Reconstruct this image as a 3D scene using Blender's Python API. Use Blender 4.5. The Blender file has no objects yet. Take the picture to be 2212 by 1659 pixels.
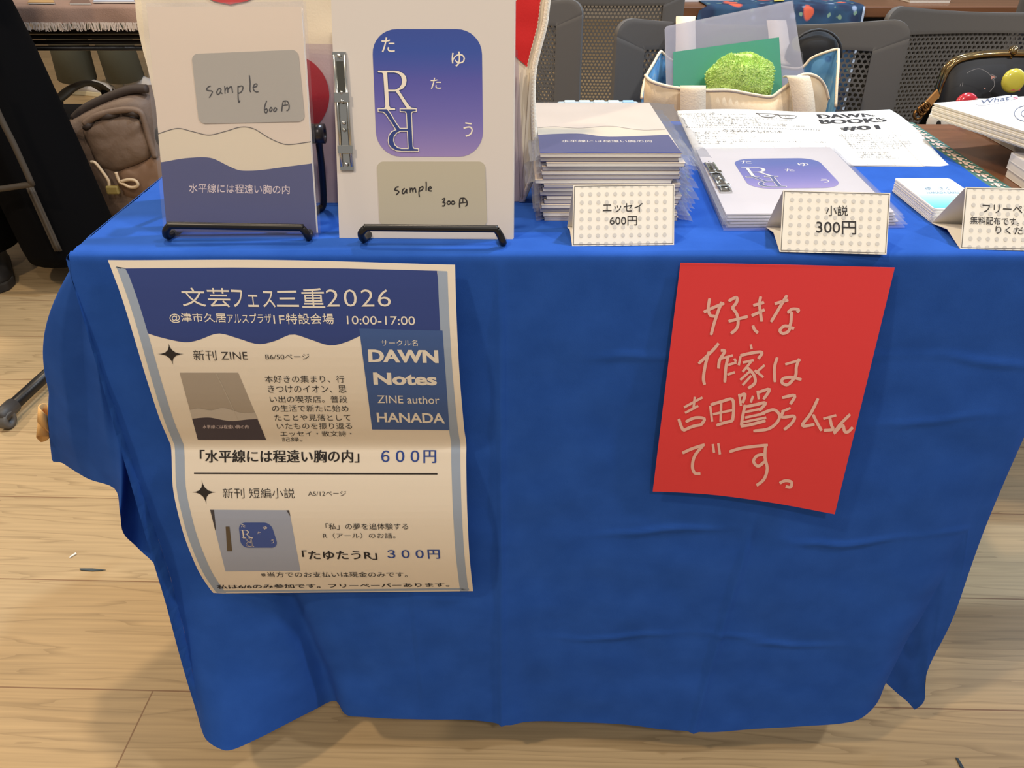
import bpy, bmesh, math, random
from mathutils import Vector, Matrix, noise
random.seed(7)
V = Vector
# ------------------------------------------------------------------ camera, world, lights
F_PX, PITCH = 1690.0, math.radians(32.2)
CAM = V((0.0, -0.6184, 0.9592))
SC = bpy.context.scene
COL = SC.collection
cam_d = bpy.data.cameras.new('camera'); cam_d.sensor_width = 36.0; cam_d.lens = 36.0 * F_PX / 2212.0
cam_d.clip_start = 0.02
cam = bpy.data.objects.new('camera', cam_d); COL.objects.link(cam)
cam.location = CAM; cam.rotation_euler = (math.pi / 2 - PITCH, 0, 0)
SC.camera = cam
SC.view_settings.view_transform = 'Standard'; SC.view_settings.look = 'None'
SC.view_settings.gamma = 1.0; SC.view_settings.exposure = 0.22
SC.view_settings.use_curve_mapping = False
SC.cycles.transparent_max_bounces = 40
SC.cycles.max_bounces = 8
w = bpy.data.worlds.new('room_light'); SC.world = w; w.use_nodes = True
w.node_tree.nodes['Background'].inputs[0].default_value = (1.0, 0.95, 0.89, 1)
w.node_tree.nodes['Background'].inputs[1].default_value = 0.27

def area(name, loc, target, size, power, color, spread=180):
    l = bpy.data.lights.new(name, 'AREA'); l.shape = 'DISK'; l.size = size; l.energy = power; l.color = color
    l.spread = math.radians(spread)
    o = bpy.data.objects.new(name, l); COL.objects.link(o); o.location = loc
    o.rotation_euler = (V(target) - V(loc)).to_track_quat('-Z', 'Y').to_euler()
    return o
WARM = (1.0, 0.80, 0.56); COOL = (0.60, 0.78, 1.0); NEUT = (1.0, 0.94, 0.86); PALE = (0.97, 0.98, 1.0)
area('ceiling_lamp', (-1.3, -0.9, 2.9), (-0.5, 0.0, 0.3), 0.16, 25, WARM)
area('ceiling_lamp', (0.5, -1.9, 2.9), (0.2, 0.0, 0.3), 0.16, 16, NEUT)
area('ceiling_lamp', (1.7, -0.5, 2.9), (0.4, 0.0, 0.3), 0.16, 21, PALE)
area('ceiling_lamp', (-0.5, 0.75, 2.9), (-0.3, 0.35, 0.5), 0.16, 25, WARM)
area('ceiling_lamp', (-2.6, 2.2, 2.9), (-1.9, 2.3, 0.0), 0.16, 34, WARM)
area('ceiling_lamp', (0.9, 1.1, 2.9), (0.35, 0.3, 0.6), 0.14, 40, COOL)
area('window_daylight', (2.9, 1.5, 2.2), (0.5, 0.2, 0.5), 1.3, 30, COOL)

# ------------------------------------------------------------------ pixel helpers (photo frame 2212 x 1659)
def ray(x, y):
    u = (x - 1106.0) / F_PX; v = (829.5 - y) / F_PX
    return V((u, math.cos(PITCH) + v * math.sin(PITCH), -math.sin(PITCH) + v * math.cos(PITCH)))
def az(x, y, z=0.70):
    d = ray(x, y); return CAM + d * ((z - CAM.z) / d.z)
def ay(x, y, Y=0.0):
    d = ray(x, y); return CAM + d * ((Y - CAM.y) / d.y)
def lerp(a, b, t): return a + (b - a) * t

class Plane:
    def __init__(s, p0, n):
        s.p0 = V(p0); s.n = V(n).normalized()
        if s.n.dot(CAM - s.p0) < 0: s.n = -s.n
    def at(s, x, y, lift=0.0):
        d = ray(x, y); t = (s.p0 - CAM).dot(s.n) / d.dot(s.n)
        return CAM + d * t + s.n * lift
def lean_plane(pyb, zb, pyt, L, cx=1106):
    """plane through a horizontal bottom line; its height L along the slope reaches pixel row pyt"""
    b = az(cx, pyb, zb); best = None
    for k in range(2000):
        Y = b.y + k * 0.0002
        t = ay(cx, pyt, Y); l = math.hypot(t.y - b.y, t.z - b.z)
        if best is None or abs(l - L) < best[0]: best = (abs(l - L), t)
    t = best[1]; up = V((0, t.y - b.y, t.z - b.z)).normalized()
    return Plane((0, b.y, zb), V((1, 0, 0)).cross(up)), up
class Frame:
    """carries a design drawn on one rectangle (a surface and its four pixel corners) onto another 3D parallelogram"""
    def __init__(s, src, o, ux, uy, W, H, dst):
        s.src, s.o, s.ux, s.uy, s.W, s.H, s.dst = src, o, ux, uy, W, H, dst
    def at(s, x, y, lift=0.0):
        p = s.src.at(x, y) - s.o
        return s.dst(p.dot(s.ux) / s.W, p.dot(s.uy) / s.H, lift)

# ------------------------------------------------------------------ materials
def srgb(c):
    return tuple((x / 255 / 12.92) if x / 255 <= 0.04045 else ((x / 255 + 0.055) / 1.055) ** 2.4 for x in c)
MATS = {}
def mat(name, c, rough=0.6, metal=0.0, spec=0.5, bump=0.0, bscale=200.0, var=0.0, vscale=8.0, sheen=0.0, coat=0.0, trans=0.0, vcol=False):
    if name in MATS: return MATS[name]
    m = bpy.data.materials.new(name); m.use_nodes = True; nt = m.node_tree; N = nt.nodes; L = nt.links
    b = N['Principled BSDF']; lin = srgb(c)
    b.inputs['Base Color'].default_value = (*lin, 1); b.inputs['Roughness'].default_value = rough
    b.inputs['Metallic'].default_value = metal; b.inputs['Specular IOR Level'].default_value = spec
    if sheen: b.inputs['Sheen Weight'].default_value = sheen; b.inputs['Sheen Roughness'].default_value = 0.4; b.inputs['Sheen Tint'].default_value = (*[min(1, x * 2 + .1) for x in lin], 1)
    if coat: b.inputs['Coat Weight'].default_value = coat; b.inputs['Coat Roughness'].default_value = 0.08
    if trans: b.inputs['Transmission Weight'].default_value = trans
    tc = N.new('ShaderNodeTexCoord')
    if vcol:
        a = N.new('ShaderNodeVertexColor'); a.layer_name = 'print'; L.new(a.outputs['Color'], b.inputs['Base Color'])
    elif var:
        n = N.new('ShaderNodeTexNoise'); n.inputs['Scale'].default_value = vscale; n.inputs['Detail'].default_value = 5
        L.new(tc.outputs['Object'], n.inputs['Vector'])
        r = N.new('ShaderNodeValToRGB'); r.color_ramp.elements[0].position = 0.3; r.color_ramp.elements[1].position = 0.7
        r.color_ramp.elements[0].color = (*[x * (1 - var) for x in lin], 1); r.color_ramp.elements[1].color = (*[min(1, x * (1 + var)) for x in lin], 1)
        L.new(n.outputs['Fac'], r.inputs['Fac']); L.new(r.outputs['Color'], b.inputs['Base Color'])
    if bump:
        n = N.new('ShaderNodeTexNoise'); n.inputs['Scale'].default_value = bscale; n.inputs['Detail'].default_value = 3
        L.new(tc.outputs['Object'], n.inputs['Vector'])
        bp = N.new('ShaderNodeBump'); bp.inputs['Strength'].default_value = bump; bp.inputs['Distance'].default_value = 0.002
        L.new(n.outputs['Fac'], bp.inputs['Height']); L.new(bp.outputs['Normal'], b.inputs['Normal'])
    MATS[name] = m; return m
def film(name, tint=(250, 250, 255), haze=0.06, rough=0.12, hazecol=(225, 228, 235), gloss=1.0):
    """thin clear plastic: lets light straight through, with a fresnel gloss and a little milky haze"""
    if name in MATS: return MATS[name]
    m = bpy.data.materials.new(name); m.use_nodes = True; nt = m.node_tree; N = nt.nodes; L = nt.links
    N.remove(N['Principled BSDF']); out = N['Material Output']
    tr = N.new('ShaderNodeBsdfTransparent'); tr.inputs[0].default_value = (*srgb(tint), 1)
    di = N.new('ShaderNodeBsdfDiffuse'); di.inputs[0].default_value = (*srgb(hazecol), 1)
    gl = N.new('ShaderNodeBsdfGlossy'); gl.inputs['Roughness'].default_value = rough
    lw = N.new('ShaderNodeLayerWeight'); lw.inputs[0].default_value = 0.5
    pw = N.new('ShaderNodeMath'); pw.operation = 'POWER'; pw.inputs[1].default_value = 4.0; L.new(lw.outputs['Facing'], pw.inputs[0])
    mu = N.new('ShaderNodeMath'); mu.operation = 'MULTIPLY_ADD'; mu.inputs[1].default_value = 0.6 * gloss; mu.inputs[2].default_value = 0.045 * gloss
    L.new(pw.outputs[0], mu.inputs[0])
    a = N.new('ShaderNodeMixShader'); a.inputs[0].default_value = haze; L.new(tr.outputs[0], a.inputs[1]); L.new(di.outputs[0], a.inputs[2])
    b = N.new('ShaderNodeMixShader'); L.new(mu.outputs[0], b.inputs[0]); L.new(a.outputs[0], b.inputs[1]); L.new(gl.outputs[0], b.inputs[2])
    tc = N.new('ShaderNodeTexCoord'); n = N.new('ShaderNodeTexNoise'); n.inputs['Scale'].default_value = 25
    L.new(tc.outputs['Object'], n.inputs['Vector']); bp = N.new('ShaderNodeBump'); bp.inputs['Strength'].default_value = 0.25; bp.inputs['Distance'].default_value = 0.004
    L.new(n.outputs['Fac'], bp.inputs['Height']); L.new(bp.outputs['Normal'], gl.inputs['Normal'])
    L.new(b.outputs[0], out.inputs[0]); MATS[name] = m; return m

INK = mat('black_ink', (38, 33, 32), 0.7)
INK2 = mat('grey_ink', (95, 88, 82), 0.7)
WHITE_INK = mat('cream_print', (236, 226, 210), 0.7)
BLUE_INK = mat('blue_print', (42, 72, 150), 0.7)

# ------------------------------------------------------------------ mesh helpers
class MB:
    def __init__(s): s.v = []; s.f = []; s.c = {}; s.mi = []; s.cur = 0
    def add(s, vs, fs, mi=None):
        o = len(s.v); s.v += [tuple(p) for p in vs]; s.f += [tuple(i + o for i in f) for f in fs]
        s.mi += [s.cur if mi is None else mi] * len(fs); return o
    def grid(s, rows, closed=False, mi=None):
        n = len(rows[0]); vs = [p for r in rows for p in r]; fs = []
        for i in range(len(rows) - 1):
            for j in range(n if closed else n - 1):
                k = (j + 1) % n; fs.append((i * n + j, i * n + k, (i + 1) * n + k, (i + 1) * n + j))
        return s.add(vs, fs, mi)
    def box(s, x0, x1, y0, y1, z0, z1, M=None, mi=None):
        p = [V((x, y, z)) for z in (z0, z1) for y in (y0, y1) for x in (x0, x1)]
        if M: p = [M @ q for q in p]
        s.add(p, [(0, 2, 3, 1), (4, 5, 7, 6), (0, 1, 5, 4), (2, 6, 7, 3), (0, 4, 6, 2), (1, 3, 7, 5)], mi)
    def tube(s, pts, r, n=10, cap=True, mi=None):
        pts = [V(p) for p in pts]; rs = r if isinstance(r, (list, tuple)) else [r] * len(pts)
        rows = []; up = None
        for i, p in enumerate(pts):
            d = (pts[min(i + 1, len(pts) - 1)] - pts[max(i - 1, 0)]).normalized()
            if up is None:
                up = V((0, 0, 1)) if abs(d.z) < 0.9 else V((1, 0, 0))
            a = d.cross(up).normalized(); b = a.cross(d).normalized(); up = b
            rows.append([p + (a * math.cos(t) + b * math.sin(t)) * rs[i] for t in [2 * math.pi * k / n for k in range(n)]])
        o = s.grid(rows, True, mi)
        if cap:
            s.f += [tuple(o + k for k in range(n))[::-1], tuple(o + (len(pts) - 1) * n + k for k in range(n))]; s.mi += [s.cur if mi is None else mi] * 2
    def prism(s, poly, up, M=None, mi=None):
        """poly: list of 3D points (one ring), extruded by vector up"""
        n = len(poly); a = [V(p) for p in poly]; b = [p + V(up) for p in a]
        if M: a = [M @ p for p in a]; b = [M @ p for p in b]
        s.add(a + b, [tuple(range(n))[::-1], tuple(range(n, 2 * n))] + [(i, (i + 1) % n, n + (i + 1) % n, n + i) for i in range(n)], mi)
    def lathe(s, prof, c, n=20, M=None, mi=None):
        rows = []
        for r, z in prof:
            ring = [V((c[0] + r * math.cos(2 * math.pi * k / n), c[1] + r * math.sin(2 * math.pi * k / n), c[2] + z)) for k in range(n)]
            rows.append([M @ p for p in ring] if M else ring)
        s.grid(rows, True, mi)
    def build(s, name, mats, parent=None, smooth=False, loc=None):
        me = bpy.data.meshes.new(name)
        inv = None
        if parent is not None: inv = WM(parent).inverted()
        vs = s.v if inv is None else [tuple(inv @ V(p)) for p in s.v]
        me.from_pydata(vs, [], s.f); me.validate(clean_customdata=False)
        for m in (mats if isinstance(mats, (list, tuple)) else [mats]): me.materials.append(m)
        if len(s.mi) == len(me.polygons): me.polygons.foreach_set('material_index', s.mi)
        if smooth: me.polygons.foreach_set('use_smooth', [True] * len(me.polygons))
        if s.c:
            ca = me.color_attributes.new('print', 'FLOAT_COLOR', 'POINT')
            for i in range(len(me.vertices)): ca.data[i].color = (*s.c.get(i, (1, 1, 1)), 1)
        bm = bmesh.new(); bm.from_mesh(me); bmesh.ops.recalc_face_normals(bm, faces=bm.faces); bm.to_mesh(me); bm.free()
        me.update()
        o = bpy.data.objects.new(name, me); COL.objects.link(o)
        if parent is not None: o.parent = parent
        return o
def WM(o):
    m = Matrix.LocRotScale(o.location, o.rotation_euler, o.scale)
    return m if o.parent is None else WM(o.parent) @ m
def tag(o, label, cat, group=None, kind=None):
    if label: o['label'] = label
    if cat: o['category'] = cat
    if group: o['group'] = group
    if kind: o['kind'] = kind
    return o
def empty(name, loc, label, cat, group=None, rz=0.0):
    o = bpy.data.objects.new(name, None); COL.objects.link(o); o.location = loc; o.rotation_euler = (0, 0, rz)
    o.empty_display_size = 0.05
    return tag(o, label, cat, group)
def dup(o, loc=None, rz=None, label=None):
    r = o.copy(); COL.objects.link(r)
    if loc is not None: r.location = loc
    if rz is not None: r.rotation_euler = (0, 0, rz)
    if label: r['label'] = label
    for ch in list(o.children):
        c = ch.copy(); COL.objects.link(c); c.parent = r
        for g in list(ch.children):
            d = g.copy(); COL.objects.link(d); d.parent = c
    return r
def struct(name, mb, m):
    o = mb.build(name, m); o['kind'] = 'structure'; return o
def bevel(o, wd, seg=2):
    m = o.modifiers.new('bevel', 'BEVEL'); m.width = wd; m.segments = seg; m.limit_method = 'ANGLE'; return o
def solid(o, t, off=0.0):
    m = o.modifiers.new('solid', 'SOLIDIFY'); m.thickness = t; m.offset = off; return o
def subsurf(o, n=1):
    m = o.modifiers.new('sub', 'SUBSURF'); m.levels = n; m.render_levels = n; return o
def smooth_path(pts, n=6, closed=False):
    out = []; N = len(pts)
    if N < 3: return [tuple(p) for p in pts]
    dim = len(pts[0])
    for i in range(N if closed else N - 1):
        if closed: p0, p1, p2, p3 = (pts[(i - 1) % N], pts[i], pts[(i + 1) % N], pts[(i + 2) % N])
        else: p0, p1, p2, p3 = pts[max(i - 1, 0)], pts[i], pts[i + 1], pts[min(i + 2, N - 1)]
        for k in range(n):
            t = k / n
            out.append(tuple(0.5 * (2 * p1[d] + (p2[d] - p0[d]) * t + (2 * p0[d] - 5 * p1[d] + 4 * p2[d] - p3[d]) * t * t + (3 * p1[d] - p0[d] - 3 * p2[d] + p3[d]) * t ** 3) for d in range(dim)))
    if not closed: out.append(tuple(pts[-1]))
    return out
def interp(pts, x):
    """piecewise linear y(x) through sorted (x, y) pairs"""
    if x <= pts[0][0]: return pts[0][1]
    for a, b in zip(pts, pts[1:]):
        if x <= b[0]: return lerp(a[1], b[1], (x - a[0]) / (b[0] - a[0]))
    return pts[-1][1]
def sample(pts, t):
    """point at fraction t of a polyline, by length"""
    ds = [math.dist(a, b) for a, b in zip(pts, pts[1:])]; T = sum(ds) * t
    for (a, b), d in zip(zip(pts, pts[1:]), ds):
        if T <= d or d == ds[-1] and (b is pts[-1]):
            k = min(1.0, T / d if d else 0); return tuple(lerp(p, q, k) for p, q in zip(a, b))
        T -= d
    return tuple(pts[-1])
def patch(mb, S, A, B, nu, nv, lift, col=None):
    """surface between two pixel polylines A (top) and B (bottom)"""
    rows = []
    for j in range(nv + 1):
        r = []
        for i in range(nu + 1):
            a = sample(A, i / nu); b = sample(B, i / nu)
            r.append(S.at(lerp(a[0], b[0], j / nv), lerp(a[1], b[1], j / nv), lift))
        rows.append(r)
    o = mb.grid(rows)
    if col:
        for j in range(nv + 1):
            for i in range(nu + 1): mb.c[o + j * (nu + 1) + i] = srgb(col(j / nv))
def rrect(corners, r, n=8):
    """rounded quad outline in pixels, corners TL TR BR BL"""
    out = []
    for i in range(4):
        p = V(corners[i]); a = V(corners[i - 1]); b = V(corners[(i + 1) % 4])
        s = p + (a - p).normalized() * r; e = p + (b - p).normalized() * r
        for k in range(n + 1):
            t = k / n * math.pi / 2
            c = s + e - p
            q = c + (p - e) * math.cos(t) + (p - s) * math.sin(t)
            out.append((q.x, q.y))
    return out
def flat(mb, S, poly, lift):
    vs = [S.at(x, y, lift) for x, y in poly]; mb.add(vs, [tuple(range(len(vs)))])
def stroke(mb, S, pts, wd, lift, n=5, taper=0.6):
    pts = smooth_path(pts, n); rows = []
    N = len(pts)
    for i, p in enumerate(pts):
        a = pts[max(i - 1, 0)]; b = pts[min(i + 1, N - 1)]
        dx, dy = b[0] - a[0], b[1] - a[1]; l = math.hypot(dx, dy) or 1
        k = wd / 2 * (taper if i in (0, N - 1) else 1)
        rows.append([S.at(p[0] - dy / l * k, p[1] + dx / l * k, lift), S.at(p[0] + dy / l * k, p[1] - dx / l * k, lift)])
    mb.grid(rows)

# ------------------------------------------------------------------ lettering
GL = {}
def glyphs(text, bold=0.0, serif=0.0):
    key = (text, bold, serif)
    if key in GL: return GL[key]
    cu = bpy.data.curves.new('lettering', 'FONT'); cu.body = text; cu.size = 1.0; cu.resolution_u = 3; cu.offset = 0.0 if serif else bold
    ob = bpy.data.objects.new('lettering', cu); COL.objects.link(ob)
    dg = bpy.context.evaluated_depsgraph_get(); dg.update()
    tmp = None
    if serif:
        src = ob.to_curve(dg)
        c2 = bpy.data.curves.new('outline', 'CURVE'); c2.dimensions = '2D'; c2.fill_mode = 'BOTH'; c2.offset = bold
        for sp in src.splines:
            bp = sp.bezier_points; n = len(bp)
            if n < 2: continue
            P = []
            for i in range(n):
                a, b = bp[i], bp[(i + 1) % n]
                straight = (a.handle_right - a.co).length < 1e-5 and (b.handle_left - b.co).length < 1e-5
                c1 = a.handle_right; c2h = b.handle_left
                dev = ((c1 - a.co).cross(b.co - a.co)).length + ((c2h - a.co).cross(b.co - a.co)).length
                m = 1 if straight or dev < 1e-5 else 4
                for k in range(m):
                    t = k / m
                    q = a.co * (1 - t) ** 3 + c1 * 3 * t * (1 - t) ** 2 + c2h * 3 * t * t * (1 - t) + b.co * t ** 3
                    P.append((q.x, q.y))
            Q = [p for i, p in enumerate(P) if math.dist(p, P[i - 1]) > 1e-5]; n = len(Q)
            if n < 3: continue
            s2 = c2.splines.new('POLY'); s2.points.add(n - 1); s2.use_cyclic_u = True
            R = []
            for i in range(n):
                a, p, b = Q[i - 1], Q[i], Q[(i + 1) % n]
                nx = []
                for (u, v) in ((a, p), (p, b)):
                    dx, dy = v[0] - u[0], v[1] - u[1]; l = math.hypot(dx, dy); nx.append(-dx / l if abs(dx) > abs(dy) * 0.6 else 0.0)
                g = max(nx, key=abs)
                R.append((p[0], p[1], g))
            for i, (x, y, g) in enumerate(R): s2.points[i].co = (x, y + serif * g, 0, 1)
        ob.to_curve_clear()
        tmp = bpy.data.objects.new('outline', c2); COL.objects.link(tmp)
        dg = bpy.context.evaluated_depsgraph_get(); dg.update()
    src = tmp or ob
    ev = src.evaluated_get(dg); me = ev.to_mesh()
    vs = [(v.co.x, v.co.y) for v in me.vertices]; fs = [tuple(p.vertices) for p in me.polygons]
    ev.to_mesh_clear()
    for o in (ob, tmp):
        if o: d = o.data; bpy.data.objects.remove(o); bpy.data.curves.remove(d)
    GL[key] = (vs, fs); return GL[key]
def text(mb, S, txt, xl, xr, yt, yb, yt2=None, yb2=None, lift=0.0004, bold=0.0, serif=0.0, slant=0.0, flip=False):
    """ink box of the lettering fitted to a pixel quad: left edge yt..yb, right edge yt2..yb2"""
    vs, fs = glyphs(txt, bold, serif)
    if not vs: return
    x0 = min(v[0] for v in vs); x1 = max(v[0] for v in vs); y0 = min(v[1] for v in vs); y1 = max(v[1] for v in vs)
    yt2 = yt if yt2 is None else yt2; yb2 = yb if yb2 is None else yb2
    P = []
    for x, y in vs:
        a = (x - x0) / (x1 - x0 or 1); b = (y - y0) / (y1 - y0 or 1)
        top = lerp(yt, yt2, a); bot = lerp(yb, yb2, a)
        P.append(S.at(lerp(xl, xr, a) + slant * b, lerp(bot, top, b), lift))
    mb.add(P, fs)

# ------------------------------------------------------------------ the room
def floor_material():
    m = bpy.data.materials.new('oak_planks'); m.use_nodes = True; nt = m.node_tree; N = nt.nodes; L = nt.links
    b = N['Principled BSDF']; b.inputs['Roughness'].default_value = 0.42; b.inputs['Specular IOR Level'].default_value = 0.35
    tc = N.new('ShaderNodeTexCoord'); mp = N.new('ShaderNodeMapping'); L.new(tc.outputs['Object'], mp.inputs[0])
    a, b_ = az(150, 1253, 0), az(2100, 1292, 0)
    ang = math.atan2(b_.y - a.y, b_.x - a.x)
    mp.vector_type = 'TEXTURE'; mp.inputs['Rotation'].default_value = (0, 0, ang); j_ = az(340, 1490, 0); mp.inputs['Location'].default_value = (a.x + (j_.x - a.x) + 0.673, a.y + (j_.x - a.x + 0.673) * math.tan(ang), 0)
    br = N.new('ShaderNodeTexBrick'); L.new(mp.outputs[0], br.inputs['Vector'])
    br.inputs['Scale'].default_value = 1.0; br.inputs['Mortar Size'].default_value = 0.0011; br.inputs['Brick Width'].default_value = 1.82; br.inputs['Row Height'].default_value = 0.2045
    br.inputs['Mortar Smooth'].default_value = 0.0; br.offset = 0.37; br.offset_frequency = 2
    br.inputs['Color1'].default_value = (0, 0, 0, 1); br.inputs['Color2'].default_value = (1, 1, 1, 1); br.inputs['Mortar'].default_value = (0.5, 0.5, 0.5, 1)
    # per-plank shift of the grain
    sc = N.new('ShaderNodeVectorMath'); sc.operation = 'MULTIPLY'; sc.inputs[1].default_value = (0.55, 7.0, 1); L.new(mp.outputs[0], sc.inputs[0])
    ad = N.new('ShaderNodeVectorMath'); ad.operation = 'ADD'; L.new(sc.outputs[0], ad.inputs[0])
    sp = N.new('ShaderNodeVectorMath'); sp.operation = 'SCALE'; sp.inputs['Scale'].default_value = 13.0; L.new(br.outputs['Color'], sp.inputs[0]); L.new(sp.outputs[0], ad.inputs[1])
    n1 = N.new('ShaderNodeTexNoise'); n1.inputs['Scale'].default_value = 1.3; n1.inputs['Detail'].default_value = 4; L.new(ad.outputs[0], n1.inputs['Vector'])
    # contour lines of the noise field read as cathedral grain
    mm = N.new('ShaderNodeMath'); mm.operation = 'MULTIPLY'; mm.inputs[1].default_value = 17.0; L.new(n1.outputs['Fac'], mm.inputs[0])
    fr = N.new('ShaderNodeMath'); fr.operation = 'FRACT'; L.new(mm.outputs[0], fr.inputs[0])
    r1 = N.new('ShaderNodeValToRGB'); L.new(fr.outputs[0], r1.inputs[0])
    e = r1.color_ramp.elements; e[0].position = 0.0; e[0].color = (0.60, 0.58, 0.55, 1); e[1].position = 1.0; e[1].color = (0.88, 0.88, 0.88, 1); x = e.new(0.28); x.color = (1, 1, 1, 1)
    s2 = N.new('ShaderNodeVectorMath'); s2.operation = 'MULTIPLY'; s2.inputs[1].default_value = (5, 190, 1); L.new(mp.outputs[0], s2.inputs[0])
    n2 = N.new('ShaderNodeTexNoise'); n2.inputs['Scale'].default_value = 1.0; n2.inputs['Detail'].default_value = 4; L.new(s2.outputs[0], n2.inputs['Vector'])
    r2 = N.new('ShaderNodeValToRGB'); L.new(n2.outputs['Fac'], r2.inputs[0])
    r2.color_ramp.elements[0].position = 0.32; r2.color_ramp.elements[0].color = (0.80, 0.80, 0.80, 1); r2.color_ramp.elements[1].position = 0.62; r2.color_ramp.elements[1].color = (1, 1, 1, 1)
    base = N.new('ShaderNodeMix'); base.data_type = 'RGBA'
    base.inputs[6].default_value = (*srgb((203, 174, 131)), 1); base.inputs[7].default_value = (*srgb((190, 162, 121)), 1); L.new(br.outputs['Color'], base.inputs[0])
    def mul(a_, b2, f=1.0):
        k = N.new('ShaderNodeMix'); k.data_type = 'RGBA'; k.blend_type = 'MULTIPLY'; k.inputs[0].default_value = f; L.new(a_, k.inputs[6]); L.new(b2, k.inputs[7]); return k.outputs[2]
    c = mul(base.outputs[2], r1.outputs[0], 0.7); c = mul(c, r2.outputs[0], 0.8)
    k = N.new('ShaderNodeMix'); k.data_type = 'RGBA'; L.new(br.outputs['Fac'], k.inputs[0]); L.new(c, k.inputs[6]); k.inputs[7].default_value = (*srgb((136, 102, 70)), 1)
    L.new(k.outputs[2], b.inputs['Base Color'])
    bp = N.new('ShaderNodeBump'); bp.inputs['Strength'].default_value = 0.15; bp.inputs['Distance'].default_value = 0.001; L.new(n2.outputs['Fac'], bp.inputs['Height']); L.new(bp.outputs[0], b.inputs['Normal'])
    return m
mb = MB(); mb.box(-5.5, 5.5, -4.5, 7.0, -0.08, 0.0); struct('floor', mb, floor_material())
wallm = mat('wall_paint', (205, 195, 180), 0.9, bump=0.1, bscale=60)
mb = MB(); mb.box(-5.5, 5.5, 7.0, 7.1, 0.0, 3.2); struct('wall_back', mb, wallm)
mb = MB(); mb.box(-5.6, -5.5, -4.5, 7.0, 0.0, 3.2); struct('wall_left', mb, wallm)
mb = MB(); mb.box(5.5, 5.6, -4.5, 7.0, 0.0, 3.2); struct('wall_right', mb, wallm)

# ------------------------------------------------------------------ conference table (own and back row)
wood = mat('brown_laminate', (116, 76, 50), 0.35, var=0.18, vscale=14)
# long grain on the laminate
_nt = wood.node_tree; _n = [n for n in _nt.nodes if n.type == 'TEX_NOISE'][0]; _mp = _nt.nodes.new('ShaderNodeMapping'); _mp.inputs['Scale'].default_value = (0.25, 4.0, 4.0)
_nt.links.new([n for n in _nt.nodes if n.type == 'TEX_COORD'][0].outputs['Object'], _mp.inputs[0]); _nt.links.new(_mp.outputs[0], _n.inputs['Vector'])
blackm = mat('black_metal', (22, 21, 22), 0.35, spec=0.5)
darkp = mat('black_plastic', (30, 29, 30), 0.5)
greyp = mat('grey_plastic', (92, 90, 88), 0.55)
def conference_table(name, label, x0, x1, y0, y1, top=0.697, group=None, shelf=False, panel=False):
    t = empty(name, ((x0 + x1) / 2, (y0 + y1) / 2, 0), label, 'table', group)
    mb = MB(); mb.box(x0, x1, y0, y1, top - 0.028, top); bevel(mb.build('tabletop', wood, t), 0.004)
    for x in (x0 + 0.28, x1 - 0.28):
        ym = (y0 + y1) / 2
        mb = MB(); mb.box(x - 0.018, x + 0.018, ym - 0.03, ym + 0.03, 0.075, top - 0.0285); bevel(mb.build('leg', blackm, t), 0.006)
        mb = MB(); mb.tube([(x, y0 + 0.06, 0.072), (x, ym, 0.085), (x, y1 - 0.02, 0.072)], 0.019, 12); f = mb.build('foot', blackm, t, True)
        for y in (y0 + 0.085, y1 - 0.06):
            mb = MB(); R = Matrix.Translation((x, y, 0.027)) @ Matrix.Rotation(math.pi / 2, 4, 'Y')
            mb.lathe([(0.0, -0.011), (0.024, -0.011), (0.027, -0.007), (0.027, 0.007), (0.024, 0.011), (0.0, 0.011)], (0, 0, 0), 20, R)
            mb.box(x - 0.014, x + 0.014, y - 0.012, y + 0.012, 0.03, 0.066)
            mb.build('caster', greyp, t)
    if panel:
        mb = MB(); mb.box(x0 + 0.06, x1 - 0.06, y1 - 0.06, y1 - 0.052, 0.26, top - 0.03); mb.build('modesty_panel', blackm, t)
    if shelf:
        mb = MB()
        for k in range(4): mb.tube([(x0 + 0.14, y0 + 0.03 + k * 0.10, top - 0.11), (x1 - 0.14, y0 + 0.03 + k * 0.10, top - 0.11)], 0.007, 8)
        mb.build('wire_shelf', blackm, t, True)
    return t
conference_table('conference_table', 'brown laminate folding table under the blue cloth, its bare top showing at right', -0.37, 1.43, 0.006, 0.45)

# ------------------------------------------------------------------ blue cloth
def cloth_material():
    m = mat('blue_cotton', (42, 86, 174), 0.9, spec=0.12, sheen=0.0)
    nt = m.node_tree; N = nt.nodes; L = nt.links; b = N['Principled BSDF']; tc = N['Texture Coordinate'] if 'Texture Coordinate' in N else N.new('ShaderNodeTexCoord')
    n = N.new('ShaderNodeTexNoise'); n.inputs['Scale'].default_value = 1800; n.inputs['Detail'].default_value = 2; L.new(tc.outputs['Object'], n.inputs['Vector'])
    n3 = N.new('ShaderNodeTexNoise'); n3.inputs['Scale'].default_value = 26; n3.inputs['Detail'].default_value = 6; L.new(tc.outputs['Object'], n3.inputs['Vector'])
    a = N.new('ShaderNodeMath'); a.operation = 'MULTIPLY_ADD'; a.inputs[1].default_value = 0.15; L.new(n.outputs['Fac'], a.inputs[0]); L.new(n3.outputs['Fac'], a.inputs[2])
    bp = N.new('ShaderNodeBump'); bp.inputs['Strength'].default_value = 0.25; bp.inputs['Distance'].default_value = 0.003; L.new(a.outputs[0], bp.inputs['Height']); L.new(bp.outputs[0], b.inputs['Normal'])
    r = N.new('ShaderNodeValToRGB'); L.new(n3.outputs['Fac'], r.inputs[0]); e = r.color_ramp.elements
    e[0].position = 0.35; e[0].color = (*srgb((38, 83, 169)), 1); e[1].position = 0.72; e[1].color = (*srgb((44, 91, 181)), 1); L.new(r.outputs[0], b.inputs['Base Color'])
    return m
CLOTH = cloth_material()
TZ = 0.70
def right_edge(y): return interp([(0.0, 0.500), (0.176, 0.496), (0.45, 0.512), (0.6, 0.52)], y)
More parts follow.
